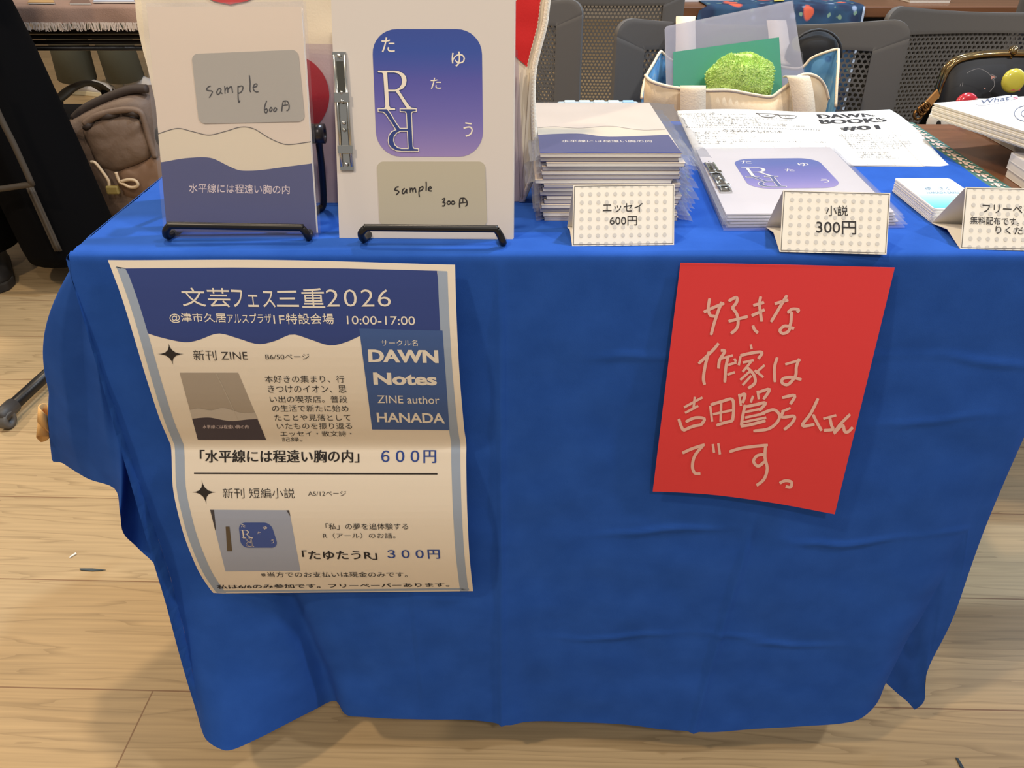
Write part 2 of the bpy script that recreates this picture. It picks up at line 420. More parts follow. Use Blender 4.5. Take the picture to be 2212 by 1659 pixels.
def crease(d, wdt): return math.exp(-(d / wdt) ** 2)
def front_y(x, z):
    """wrinkle offset of the front drop (towards the viewer is negative)"""
    k = 0.0
    k -= 0.0036 * crease(x - lerp(-0.010, -0.013, (0.7 - z) / 0.6), 0.0032) * min(1, (0.70 - z) / 0.06)
    if z < 0.42: k -= 0.0035 * crease(x - lerp(0.229, 0.255, (z - 0.06) / 0.36), 0.0045) * min(1, (0.42 - z) / 0.06)
    for zc, a, x0, x1 in ((0.385, 0.0022, 0.06, 0.26), (0.375, 0.0022, 0.28, 0.50), (0.595, 0.0014, 0.06, 0.50), (0.53, 0.0012, 0.34, 0.50), (0.225, 0.0016, 0.02, 0.30), (0.215, 0.0016, 0.26, 0.42)):
        if x0 < x < x1: k -= (0.7 + 0.5 * math.sin(x * 37 + zc * 70)) * a * crease(z - zc - 0.006 * math.sin(x * 25 + zc * 40) - 0.003 * noise.noise(V((x * 30, zc * 9, 0))), 0.0038) * min(1, (x - x0) / 0.04, (x1 - x) / 0.04)
    k += 0.004 * noise.noise(V((x * 5, z * 5, 3.1))) * min(1, (0.7 - z) / 0.15)
    k += 0.0016 * noise.noise(V((x * 9 + z * 6, z * 17 - x * 4, 5.0))) * min(1, (0.7 - z) / 0.1)
    k += 0.0012 * noise.noise(V((x * 22, z * 22, 1.1))) * min(1, (0.7 - z) / 0.1)
    return k
def top_z(x, y):
    k = 0.0008 * noise.noise(V((x * 14, y * 14, 0.3)))
    for yc, a in ((0.012, 0.0012), (0.026, 0.001), (0.15, 0.0007), (0.3, 0.0007)):
        k += a * crease(y - yc - 0.004 * math.sin(x * 17 + yc * 99), 0.004) * (0.6 + 0.4 * math.sin(x * 31 + yc * 50))
    return TZ + k
cl = MB()
NX = 300
xs = [lerp(-0.378, 1.0, 0) + 0 for _ in range(1)]
# top
rows = []
YS = [0.006] + [0.006 + 0.444 * (i / 60) for i in range(1, 61)]
for y in YS:
    rows.append([V((lerp(-0.374, right_edge(y), i / NX), y, top_z(lerp(-0.374, right_edge(y), i / NX), y))) for i in range(NX + 1)])
TOPROWS = rows
cl.grid(rows)
# back drop, short
rb = [rows[-1]]
for k, (dy, dz) in enumerate(((0.004, -0.002), (0.007, -0.008), (0.008, -0.05), (0.009, -0.12))):
    rb.append([V((p.x, 0.45 + dy, TZ + dz)) for p in rows[-1]])
cl.grid(rb)
# front drop: hem traced along its length, (pixel x, pixel y, depth)
HEM = [(436, 1575, -0.040), (446, 1596, -0.052), (470, 1614, -0.062), (500, 1619, -0.064), (560, 1593, -0.050), (630, 1557, -0.024), (688, 1528, 0.004), (706, 1522, 0.010), (722, 1530, 0.002), (745, 1543, -0.010), (790, 1547, -0.014), (900, 1553, -0.014), (1000, 1556, -0.012), (1060, 1562, -0.012), (1100, 1569, -0.016), (1140, 1562, -0.010), (1240, 1563, -0.010), (1330, 1565, -0.010), (1420, 1573, -0.012), (1500, 1578, -0.014), (1560, 1578, -0.014), (1640, 1574, -0.012), (1700, 1571, -0.014), (1790, 1567, -0.014), (1850, 1559, -0.016), (1900, 1538, -0.012), (1932, 1517, 0.0)]
hem3 = [tuple(ay(x, y, d)) for x, y, d in HEM]
hem3 = smooth_path(hem3, 6)
rows = []
NZ = 180
prof = [(0.006, 0.0), (0.0025, -0.0012), (0.0006, -0.0035), (0.0, -0.007)]
for dy, dz in prof:
    rows.append([V((lerp(-0.376, 0.500, i / NX), dy, TZ + dz if dy < 0.006 else TOPROWS[0][i].z)) for i in range(NX + 1)])
for j in range(1, NZ + 1):
    v = j / NZ; r = []
    for i in range(NX + 1):
        u = i / NX
        T = V((lerp(-0.379, 0.500, u), 0.0, TZ - 0.007)); B = V(sample(hem3, u)) if False else None
        r.append((u, v, T))
    rows.append(r)
# match hem fractions by x so that the weave stays upright
def hem_at(u):
    x = lerp(-0.379, 0.470, u)
    best = None
    if u < 0.16:
        k = u / 0.16; n0 = 6 * 8; q = k * n0; i = int(q); f = q - i
        a = V(hem3[min(i, n0)]); b = V(hem3[min(i + 1, n0)]); return a.lerp(b, f)
    n0 = 6 * 8; rest = hem3[n0:]; return V(sample(rest, (u - 0.16) / 0.84))
HB = [hem_at(i / NX) for i in range(NX + 1)]
for j in range(len(prof), len(rows)):
    out = []
    for i, (u, v, T) in enumerate(rows[j]):
        B = HB[i]; e = v ** 1.0
        x = lerp(T.x, B.x, v if u > 0.2 else v ** 1.15); z = lerp(T.z, B.z, v)
        y = B.y * v ** (5.0 if u < 0.3 else 4.0)
        # valley that runs up from the notch in the hem
        xv = lerp(-0.275, HB[int(0.16 * NX)].x, max(0, (0.40 - z) / 0.31))
        if z < 0.42: y += 0.012 * crease(x - xv, 0.012) * min(1, (0.42 - z) / 0.15)
        y += front_y(x, z)
        if u > 0.93: y += 0.03 * ((u - 0.93) / 0.07) ** 2 * v ** 2
        out.append(V((x, y, z)))
    rows[j] = out
FRONT = rows
cl.grid(rows)
# right edge of the drop curls back
rr = []
for j, r in enumerate(rows):
    p = r[-1]; v = max(0, (j - 3) / NZ)
    q = V(ay(1985, 1533, 0.030)) if True else None
    e = V((lerp(0.503, q.x, v), lerp(0.010, q.y, v), lerp(p.z, q.z, v)))
    e.x += 0.006 * math.sin(v * 17) * v
    rr.append([p, p.lerp(e, 0.35) + V((0.002, 0.001 - 0.004 * v, 0)), p.lerp(e, 0.7) + V((0.002, 0, 0)), e])
cl.grid(rr)
# left side: the corner folds, then the side drop to the back
SIDE = [((-0.379, 0.0), None, HB[0]), ((-0.379, 0.004), None, ay(392, 1420, 0.035)), ((-0.378, 0.008), None, ay(352, 1252, 0.075)), ((-0.377, 0.012), None, ay(300, 1187, 0.09)),
        ((-0.377, 0.016), None, ay(268, 1150, 0.066)), ((-0.378, 0.020), None, ay(260, 1105, 0.050)), ((-0.378, 0.025), None, ay(248, 1054, 0.085)), ((-0.379, 0.030), None, ay(190, 1032, 0.115)),
        ((-0.380, 0.036), None, ay(135, 1002, 0.145)), ((-0.381, 0.044), None, ay(112, 985, 0.160)), ((-0.381, 0.060), None, V((-0.545, 0.205, 0.42))), ((-0.381, 0.14), None, V((-0.50, 0.27, 0.42))), ((-0.381, 0.25), None, V((-0.44, 0.34, 0.41))), ((-0.381, 0.36), None, V((-0.455, 0.42, 0.42))), ((-0.381, 0.45), None, V((-0.42, 0.47, 0.42)))]
tops = smooth_path([(a[0], a[1], TZ - 0.007) for a, _, b in SIDE], 5); bots = smooth_path([tuple(b) for a, _, b in SIDE], 5)
rows = []
for j in range(41):
    v = j / 40; r = []
    for k, (a, b) in enumerate(zip(tops, bots)):
        a, b = V(a), V(b)
        if k == 0:
            q = v * NZ; i0 = min(int(q), NZ - 1); p = FRONT[len(prof) - 1 + i0][0].lerp(FRONT[len(prof) + i0][0], q - i0); r.append(p); continue
        p = a.lerp(b, v); bulge = math.sin(v * math.pi) * 0.012
        if 36 <= k <= 52: p.x -= bulge; p.y -= bulge * 0.6
        p.y += 0.004 * noise.noise(p * 9) * v
        if 6 <= k <= 30: p.y += 0.055 * math.sin(v * math.pi) ** 0.8 * math.sin((k - 6) / 24 * math.pi)
        if 34 <= k <= 50: p.x -= 0.016 * math.sin(min(1, v * 1.7) * math.pi) * math.sin((k - 34) / 16 * math.pi)
        r.append(p)
    rows.append(r)
rt = []
for dx, dz in ((0.006, 0.0), (0.002, -0.002), (0.0005, -0.0045)):
    rt.append([V((p[0] + dx, max(p[1], 0.006 if dx > 0.004 else p[1]), TZ + dz)) for p in tops])
cl.grid(rt + rows)
cloth = cl.build('tablecloth', CLOTH, None, True); solid(cloth, 0.0009, -1)
bm = bmesh.new(); bm.from_mesh(cloth.data); bmesh.ops.remove_doubles(bm, verts=bm.verts, dist=0.0004); bmesh.ops.recalc_face_normals(bm, faces=bm.faces); bm.to_mesh(cloth.data); bm.free()
cloth.data.polygons.foreach_set('use_smooth', [True] * len(cloth.data.polygons))
cloth.modifiers.clear()
tag(cloth, 'plain blue cotton tablecloth hanging down the front and left side of the table', 'tablecloth')

# green flowered ribbon along the edge of the cloth
mb = MB(); rows = []
for k in range(40):
    y = 0.02 + 0.428 * k / 39; x = right_edge(y) + 0.0005
    rows.append([V((x, y, TZ - 0.0012)), V((x + 0.021, y, TZ - 0.0012))])
mb.grid(rows); rib = mb.build('ribbon', mat('dark_green_ribbon', (64, 108, 98), 0.7, bump=0.2, bscale=900)); solid(rib, 0.0006, 0)
tag(rib, 'dark green ribbon with pale flower print along the right edge of the blue cloth', 'ribbon')
mb = MB(); random.seed(3)
for k in range(27):
    y = 0.03 + k * 0.0155; x = right_edge(y) + 0.0108
    for (cx, cy, r) in ((0, 0, 0.0034), (0.004, 0.002, 0.0026), (-0.0042, 0.0015, 0.0024), (0.001, 0.0045, 0.0022), (-0.001, -0.0046, 0.0022), (0.006, -0.003, 0.0014), (-0.006, -0.002, 0.0014)):
        a0 = random.random()
        pts = [V((x + cx + r * (1 + 0.25 * math.sin(3 * t + a0)) * math.cos(t), y + cy + r * math.sin(t), TZ - 0.0004)) for t in [2 * math.pi * i / 9 for i in range(9)]]
        mb.add(pts, [tuple(range(9))])
mb.build('flower_print', mat('ribbon_print', (226, 200, 186), 0.7), rib)
# ------------------------------------------------------------------ A3 poster pinned on the front drop
PZ = [(562, -0.006), (640, -0.014), (750, -0.022), (850, -0.021), (915, -0.014), (958, -0.006), (985, -0.009), (1050, -0.018), (1120, -0.024), (1190, -0.023), (1240, -0.017), (1284, -0.007)]
PZ = [(ay(0, py, d).z, d) for py, d in PZ][::-1]
PZs = smooth_path([(a, b) for a, b in PZ], 5)
class PosterS:
    def at(s, x, y, lift=0.0):
        d = ray(x, y); Y = -0.01
        for _ in range(14):
            t = (Y - CAM.y) / d.y; z = CAM.z + d.z * t; Y = 0.5 * Y + 0.5 * (interp(PZs, z))
        t = (Y - CAM.y) / d.y; p = CAM + d * t
        g = (interp(PZs, p.z + 0.003) - interp(PZs, p.z - 0.003)) / 0.006
        return p + V((0, -1, g)).normalized() * lift
PS = PosterS()
PL = smooth_path([(233, 562), (262, 640), (290, 730), (317, 820), (345, 905), (364, 950), (370, 972), (373, 1050), (386, 1115), (402, 1170), (428, 1232), (452, 1270), (462, 1282)], 4)
PR = smooth_path([(983, 572), (986, 680), (992, 800), (1002, 920), (1007, 958), (1007, 1000), (1009, 1100), (1014, 1200), (1022, 1277)], 5)
def pl(y): return interp([(p[1], p[0]) for p in PL], y)
def pr(y): return interp([(p[1], p[0]) for p in PR], y)
def pslant(x, y, h):
    """sideways shift of the top of letters h pixels tall, following the sheet's own edges"""
    sl = (pl(y + 20) - pl(y - 20)) / 40 if y < 1255 else 1.0; sr = (pr(y + 20) - pr(y - 20)) / 40
    k = (x - pl(y)) / (pr(y) - pl(y)); return -lerp(sl, sr, k) * h * 0.55
poster = empty('poster', (-0.2, -0.002, 0.5), 'large white and navy book fair poster with a wavy header, on the blue cloth', 'poster')
paper_w = mat('poster_paper', (238, 226, 208), 0.75)
mb = MB(); rows = []
for j in range(221):
    t = j / 220; a = sample(PL, t); b = sample(PR, t)
    row = []
    for i in range(41):
        k = i / 40; x, y = lerp(a[0], b[0], k), lerp(a[1], b[1], k)
        if j == 0: y -= 5 * math.sin(k * math.pi) ** 1.5
        row.append(PS.at(x, y, 0))
    rows.append(row)
mb.grid(rows); sh = mb.build('sheet', paper_w, poster); solid(sh, 0.0003, -1)
# header
WAVE = smooth_path([(311, 717), (345, 728), (398, 739), (430, 734), (471, 720), (512, 730), (557, 743), (595, 736), (631, 722), (670, 733), (713, 746), (750, 738), (792, 722), (840, 734), (876, 748), (915, 742), (960, 728)], 5)
mb = MB(); patch(mb, PS, [(267, 580), (500, 578), (750, 580), (944, 585)], WAVE, 60, 90, 0.00012)
mb.build('header_band', mat('navy_print', (46, 66, 132), 0.7), poster, True)
# grey blue side bands
mb = MB()
def edge_off(P, f): return [(x + f(y), y) for x, y in P]
A = [(x + 13 - 5 * min(1, max(0, (y - 700) / 270)), y) for x, y in PL if y > 572][:-1]; B = [(x + 19 + 1, y) for x, y in A]
A = [(A[0][0] - 2, 579)] + A; B = [(A[0][0] + 21, 579)] + B[1:]
def band(A, B):
    n = 200; rows = []
    for i in range(n + 1):
        a, b = sample(A, i / n), sample(B, i / n); rows.append([PS.at(*a, 0.00015), PS.at(*b, 0.00015)])
    mb.grid(rows)
band(A, B)
A2 = [(x - lerp(38, 28, (y - 580) / 700), y) for x, y in PR if y > 584]; B2 = [(x + lerp(21, 18, (y - 580) / 700), y) for x, y in A2]
A2 = [(944, 585)] + A2; B2 = [(965, 586)] + B2
band(A2, B2)
patch(mb, PS, [(468, 1275.5), (700, 1273.5), (1012, 1270)], [(470, 1279.5), (700, 1277.5), (1014, 1274.5)], 30, 1, 0.00015)
mb.build('side_band', mat('grey_blue_print', (158, 172, 192), 0.7), poster, True)
# circle name box
mb = MB(); patch(mb, PS, [(776, 709.5), (956, 714)], [(804, 927.5), (971, 929)], 12, 70, 0.00024)
mb.build('name_box', mat('steel_blue_print', (62, 92, 150), 0.7), poster, True)
# white lettering
mb = MB()
def T(t, xl, xr, yt, yb, yt2=None, yb2=None, bold=0.0, serif=0.0, lift=0.00042, sl=None, dbl=0.0):
    h = yb - yt; ym = (yt + yb) / 2
    for o in ((-dbl, 0, dbl) if dbl else (0,)): text(mb, PS, t, xl + o, xr + o, yt, yb, yt2, yb2, lift + o * 0.00001, bold, serif, pslant((xl + xr) / 2, ym, h) if sl is None else sl)
T('文芸', 396, 500, 621, 662, 622, 664, bold=-0.005, serif=0.014); T('フェス', 503, 596, 625, 663, 629, 664, bold=-0.005, serif=0.012)
T('三重', 599, 703, 624, 664, 622, 665, bold=-0.005, serif=0.014)
for ch, x in zip('2026', (706, 744, 781, 817)): T(ch, x, x + 28, 625, 662, bold=-0.008)
T('@津市久居', 368, 490, 675, 697, 676, 699, serif=0.014); T('アルスプラザ', 492, 588, 677, 698, serif=0.012); T('1F', 592, 616, 681, 699, serif=0.01)
T('特設会場', 619, 722, 677, 700, serif=0.014); T('10:00-17:00', 750, 897, 682, 700, 683, 702, serif=0.01)
T('サークル名', 823.5, 902.6, 733.5, 747, 734, 747)
T('DAWN', 797, 947, 754.5, 782, 756, 784, bold=0.03, dbl=0.7); T('Notes', 808, 943.6, 804, 830.5, 806, 832, bold=0.03, dbl=0.7)
T('ZINE author', 816, 949.7, 853.5, 870, 855, 872); T('HANADA', 815, 961.5, 890.5, 911, 892, 914, bold=0.024)
mb.build('white_lettering', WHITE_INK, poster)
# dark lettering
mb = MB()
T('新刊 ZINE', 419, 536, 756, 778, bold=-0.006); T('B6/50ページ', 574, 669, 764, 776, bold=-0.004)
for t, a, b, y0, y1 in (('本好きの集まり、行', 573, 744.6, 810.7, 826.3), ('きつけのイオン、思', 580, 749, 832, 848), ('い出の喫茶店。普段', 584, 751, 854.5, 869.5), ('の生活で新たに始め', 588.6, 753.6, 874.5, 889),
        ('たことや見落として', 594, 758, 894.5, 908.5), ('いたものを振り返る', 599, 761, 913, 926.5), ('エッセイ・散文詩・', 606.5, 760.5, 930.7, 942), ('記録。', 610, 654, 944, 953.5)):
    T(t, a, b, y0, y1, bold=-0.002)
T('「水平線には程遠い胸の内」', 432.6, 776, 971.5, 999, bold=0.006, dbl=0.55)
mb.build('lettering', INK, poster); mb = MB()
T('新刊 短編小説', 482, 636.8, 1054, 1076, bold=-0.006); T('A5/12ページ', 666, 748, 1060, 1071, bold=-0.004)
mb.build('lettering', INK, poster); mb = MB()
T('「私」の夢を追体験する', 704, 882, 1130, 1143.5); T('R（アール）のお話。', 698, 854.6, 1150.8, 1162.5)
mb.build('lettering', INK, poster); mb = MB()
T('「たゆたうR」', 654.5, 815, 1188.5, 1208.5, bold=0.006, dbl=0.5)
mb.build('lettering', INK, poster); mb = MB()
T('※当方でのお支払いは現金のみです。', 564.7, 881, 1235, 1246.5); T('私は6/6のみ参加です。フリーペーパーあります。', 470, 971, 1263, 1271.5, 1258.5, 1267, dbl=0.5)
mb.build('lettering', INK, poster); mb = MB(); n = 40; patch(mb, PS, [(419.3, 1020.5), (945, 1021.8)], [(419.3, 1023.7), (945, 1025)], n, 1, 0.0003); mb.build('rule_line', INK, poster)
for cx, cy, dx, dy in ((369, 764.5, 31, 25), (441, 1063, 28, 28)):      # four-point sparkles
    mb = MB(); ring = []
    for q in range(4):
        a = [(0, -1), (1, 0), (0, 1), (-1, 0)]; p, r = a[q], a[(q + 1) % 4]
        for k in range(7):
            ang = k / 7 * math.pi / 2; ca, sa = math.cos(ang) ** 4.2, math.sin(ang) ** 4.2
            ux, uy = p[0] * ca + r[0] * sa, p[1] * ca + r[1] * sa
            ring.append((cx + ux * dx + uy * dy * 0.2, cy + uy * dy))
    for i in range(len(ring)):
        a_, b_ = ring[i], ring[(i + 1) % len(ring)]; mb.add([PS.at(cx, cy, 0.0003), PS.at(*a_, 0.0003), PS.at(*b_, 0.0003)], [(0, 1, 2)])
    mb.build('sparkle_print', INK, poster)
mb = MB(); T('６００円', 824, 942, 972, 1000, bold=0.006, dbl=0.5); mb.build('price_lettering', BLUE_INK, poster); mb = MB(); T('３００円', 837.7, 950.5, 1187, 1206.5, bold=0.006, dbl=0.5)
mb.build('price_lettering', BLUE_INK, poster)

# ------------------------------------------------------------------ red sheet with brush writing
red = empty('red_sheet', (0.24, -0.004, 0.55), 'bright red paper with handwritten white brush sentence on the blue cloth', 'sign')
class RedS:
    def at(s, x, y, lift=0.0):
        d = ray(x, y); Y = -0.006
        for _ in range(8):
            t = (Y - CAM.y) / d.y; p = CAM + d * t
            k = max(0, (0.69 - p.z) / 0.27); u = (p.x - 0.14) / 0.19
            Y = -0.004 - 0.012 * k * u - 0.010 * math.sin(min(1, k) * math.pi) * 0.7
        return CAM + d * ((Y - CAM.y) / d.y) + V((0, -1, 0)) * lift
RS = RedS(); mb = MB()
patch(mb, RS, [(1470, 568), (1700, 572), (1933, 578)], smooth_path([(1410, 1062), (1470, 1064), (1560, 1071), (1680, 1088), (1803, 1111)], 4), 30, 80, 0)
sh = mb.build('sheet', mat('red_paper', (232, 60, 64), 0.7), red); solid(sh, 0.0003, -1)
mb = MB(); ST = [
 [(437, 268), (428, 330), (440, 372), (470, 378)], [(512, 290), (492, 340), (465, 420), (445, 495)], [(400, 354), (460, 325), (527, 298)],
 [(553, 286), (600, 262), (604, 290), (575, 328)], [(575, 326), (606, 370), (612, 425), (600, 458), (568, 486)], [(553, 410), (610, 396), (672, 380)],
 [(705, 312), (750, 300), (772, 292)], [(695, 376), (740, 355), (776, 338)], [(752, 256), (745, 310), (758, 412)], [(703, 435), (714, 462), (735, 482)],
 [(838, 302), (880, 290), (922, 278)], [(914, 248), (870, 322), (815, 414)], [(918, 358), (945, 335), (985, 338), (976, 356)], [(942, 350), (934, 432), (895, 440), (870, 466), (888, 485), (920, 474), (936, 450), (958, 456)],
 [(492, 545), (455, 590), (368, 672)], [(432, 598), (410, 680), (398, 760), (406, 802)], [(505, 590), (530, 596), (498, 650), (492, 702)], [(510, 640), (580, 620)], [(550, 630), (536, 700), (530, 788)], [(550, 680), (602, 664)], [(545, 740), (592, 724)], [(588, 640), (600, 660)],
 [(690, 553), (696, 582)], [(628, 625), (616, 682)], [(625, 622), (700, 605), (760, 602), (736, 642)], [(640, 665), (708, 650)], [(692, 660), (640, 722)], [(660, 688), (708, 738), (716, 790), (674, 824)], [(684, 720), (625, 772)], [(694, 745), (640, 804)], [(776, 680), (720, 730)], [(715, 712), (768, 755)],
 [(854, 632), (836, 700), (840, 786)], [(903, 676), (998, 648)], [(990, 640), (972, 690), (966, 748), (920, 800), (884, 790), (890, 764), (940, 756), (1004, 770)],
 [(278, 942), (392, 880)], [(345, 876), (336, 955)], [(285, 976), (366, 932)], [(246, 1012), (258, 1050), (274, 1086)], [(288, 1032), (345, 1006), (404, 1012), (384, 1050)], [(272, 1086), (330, 1060), (388, 1048)],
 [(440, 930), (452, 1030)], [(442, 926), (512, 905), (576, 892), (584, 960), (578, 1026)], [(508, 915), (504, 1030)], [(456, 984), (580, 958)], [(478, 1052), (530, 1036), (580, 1024)],
 [(618, 858), (630, 932)], [(622, 872), (655, 860), (640, 915)], [(705, 870), (690, 912)], [(732, 838), (740, 892)], [(730, 852), (806, 830), (768, 892)], [(655, 925), (640, 1000), (632, 1054)], [(648, 940), (720, 925), (782, 914), (742, 962)], [(650, 972), (765, 948)], [(655, 1005), (778, 978)], [(640, 1034), (786, 1004)], [(628, 1058), (690, 1048), (782, 1024)], [(742, 988), (826, 956), (866, 985), (856, 1030), (800, 1074), (706, 1088)],
 [(884, 882), (962, 868), (934, 922)], [(880, 968), (936, 945)], [(892, 962), (884, 1002), (958, 996), (946, 1036), (896, 1080)], [(1106, 886), (1060, 980), (1008, 1054), (1084, 1046)], [(1074, 985), (1096, 1030), (1128, 1086)],
 [(1138, 1012), (1218, 990)], [(1176, 996), (1188, 1050), (1196, 1078), (1140, 1084)], [(1304, 984), (1240, 1050), (1204, 1102), (1256, 1052), (1270, 1090), (1292, 1092), (1320, 1064)],
 [(268, 1224), (330, 1196), (406, 1172)], [(398, 1174), (345, 1240), (330, 1306), (346, 1348), (380, 1350)], [(456, 1168), (464, 1222)], [(490, 1163), (500, 1232)],
 [(558, 1216), (640, 1192), (796, 1174)], [(782, 1176), (778, 1250), (792, 1320), (772, 1385), (726, 1424)], [(778, 1232), (730, 1240), (708, 1275), (736, 1305), (776, 1276)],
 [(868, 1410), (905, 1394), (942, 1404), (936, 1434), (905, 1430)]]
for s in ST: stroke(mb, RS, [(1380 + x / 2.86, 550 + y / 2.86) for x, y in s], 6.6, 0.0006, 5, 0.8)
mb.build('brush_writing', mat('white_paint_marker', (240, 190, 178), 0.6), red)
# ------------------------------------------------------------------ things on the blue cloth
UPA = math.radians(21); UP = V((0, math.sin(UPA), math.cos(UPA)))
def quad_solid(mb, tl, tr, br, bl, depth):
    mb.prism([tl, tr, br, bl], depth)
def swept(mb, pts, r, n=10): mb.tube(smooth_path([tuple(p) for p in pts], 6), r, n)
beige_p = mat('beige_print', (232, 215, 192), 0.55); cream_p = mat('cream_print_band', (232, 218, 188), 0.55); navy_p = mat('book_navy', (64, 70, 122), 0.5)
pages_m = mat('book_pages', (234, 228, 220), 0.8, bump=0.08, bscale=700); pink_ink = mat('pale_pink_print', (232, 214, 214), 0.6)
clear = film('clear_film'); sticker_m = mat('grey_label', (178, 172, 158), 0.6); sticker2 = mat('grey_label_warm', (184, 176, 156), 0.6)
steel = mat('bright_steel', (200, 200, 196), 0.18, metal=1.0)
# ---- design of the essay cover, drawn on the standing sample (pixels) and carried to the other copies
B6n = V((1, 0, 0)).cross(UP); b6bl = az(362, 502, 0.7035); S6 = Plane(b6bl, B6n); S6.n = S6.n if S6.n.y < 0 else -S6.n
p6 = [S6.at(*q) for q in ((317, 14), (651, 14), (684, 503), (361, 500))]
WA = smooth_path([(338, 291), (346, 287.8), (383.5, 277.5), (417, 284.5), (451, 291.8), (485, 284.5), (521, 274.5), (549, 278.5), (578.5, 296.4), (604, 308.3), (626, 312.3), (671, 306.3), (679, 305)], 6)
WB = smooth_path([(350, 350.5), (395.5, 342.4), (439, 339.8), (463, 343.4), (491, 357.3), (515, 367.3), (538.7, 368.9), (568.5, 366.9), (618, 360.3), (676, 353)], 6)
def cover_b6(S, parent, lift, full=True, ink=pink_ink):
    # edges of the cover in sample pixels
    lx = lambda y: lerp(317, 361, (y - 14) / 486); rx = lambda y: lerp(651, 684, (y - 14) / 489)
    wa = [(max(lx(y), min(rx(y), x)), y) for x, y in WA]; wa[0] = (lx(wa[0][1]), wa[0][1]); wa[-1] = (rx(wa[-1][1]), wa[-1][1])
    wb = [(max(lx(y), min(rx(y), x)), y) for x, y in WB]; wb[0] = (lx(wb[0][1]), wb[0][1]); wb[-1] = (rx(wb[-1][1]), wb[-1][1])
    m = MB(); patch(m, S, wa, wb, 50, 1, lift); m.build('cream_print', cream_p, parent)
    m = MB(); patch(m, S, wb, [(361, 500), (684, 503)], 50, 1, lift); m.build('navy_print', navy_p, parent)
    m = MB(); stroke(m, S, wa, 1.6 if full else 2.2, lift * 2, 1, 1.0); m.build('wave_line_print', INK2, parent)
    m = MB(); text(m, S, '水平線には程遠い胸の内', 408.5, 626, 396, 416, 400, 419.5, lift * 2, 0.004 if full else 0.0, 0.008); m.build('title_lettering', ink, parent)
def sleeve_sheet(mb, S, quad, lift, nu=12, nv=16, amp=0.0012, seed=0):
    tl, tr, br, bl = quad; rows = []
    for j in range(nv + 1):
        r = []
        for i in range(nu + 1):
            a, b = i / nu, j / nv
            x = lerp(lerp(tl[0], tr[0], a), lerp(bl[0], br[0], a), b); y = lerp(lerp(tl[1], tr[1], a), lerp(bl[1], br[1], a), b)
            e = min(1, 6 * min(a, 1 - a), 6 * min(b, 1 - b))
            r.append(S.at(x, y, lift + amp * abs(noise.noise(V((a * 3 + seed, b * 4, seed)))) + amp * 0.4 * (1 - e)))
        rows.append(r)
    mb.grid(rows)
# ---- sample essay on its stand
book = empty('sample_book', (-0.243, 0.06, 0.70), 'upright sample essay with beige and navy wave cover in a clear sleeve, marked 600 yen', 'book')
dn = -S6.n
mb = MB(); mb.prism(p6, dn * 0.0006); mb.build('front_cover', beige_p, book)
mb = MB(); q = [p + dn * 0.0007 for p in p6]; c = sum(q, V()) / 4; mb.prism([p.lerp(c, 0.012) for p in q], dn * 0.0042); mb.build('pages', pages_m, book)
mb = MB(); mb.prism([p + dn * 0.005 for p in p6], dn * 0.0006); mb.build('back_cover', beige_p, book)
cover_b6(S6, book, 0.00025)
mb = MB(); rr_ = rrect([(414, 117), (644, 107.5), (659, 262.5), (430.5, 267.5)], 14); mb.prism([S6.at(x, y, 0.0007) for x, y in rr_], dn * 0.0004)
st = mb.build('price_label', sticker_m, book); st['label'] = 'grey label with handwritten sample price'
mb = MB()
for s in ([(785, 935), (760, 945), (738, 972), (760, 985), (800, 992), (795, 1020), (768, 1062)], [(895, 965), (870, 965), (850, 1000), (860, 1028), (885, 1010), (898, 968), (892, 1000), (910, 1020)],
          [(935, 935), (940, 1018)], [(940, 985), (955, 955), (968, 955), (970, 1010)], [(970, 975), (990, 950), (1010, 945), (1022, 1010)], [(1080, 935), (1082, 1060), (1090, 1115), (1102, 1090)], [(1080, 945), (1120, 935), (1135, 955), (1115, 1000), (1085, 1015)],
          [(1203, 818), (1212, 900), (1210, 980), (1220, 1003)], [(1238, 950), (1280, 940), (1285, 915), (1260, 918), (1245, 950), (1255, 985), (1280, 1000), (1303, 997)], [(1392, 1095), (1370, 1160), (1368, 1210), (1385, 1228), (1400, 1205), (1390, 1182), (1372, 1195)],
          [(1440, 1165), (1422, 1195), (1432, 1214), (1450, 1190), (1440, 1165)], [(1486, 1168), (1466, 1195), (1478, 1214), (1500, 1190), (1486, 1168)], [(1568, 1110), (1560, 1160), (1555, 1212)], [(1565, 1104), (1600, 1097), (1622, 1110), (1635, 1150), (1630, 1190), (1606, 1206)], [(1592, 1105), (1590, 1146)], [(1565, 1148), (1622, 1140)]):
    stroke(mb, S6, [(300 + x / 5.027, y / 5.027) for x, y in s], 2.3, 0.0010, 5, 0.8)
mb.build('pen_lettering', INK, st)
mb = MB(); sleeve_sheet(mb, S6, [(307, 1), (656, -2), (690, 516), (357, 514)], 0.0016, 14, 20, 0.0010, 1)
q = [S6.at(*p) + dn * 0.007 for p in ((307, 1), (656, -2), (690, 516), (357, 514))]; mb.grid([[q[0].lerp(q[1], i / 6) for i in range(7)], [q[3].lerp(q[2], i / 6) for i in range(7)]])
mb.build('clear_sleeve', clear, book, True)
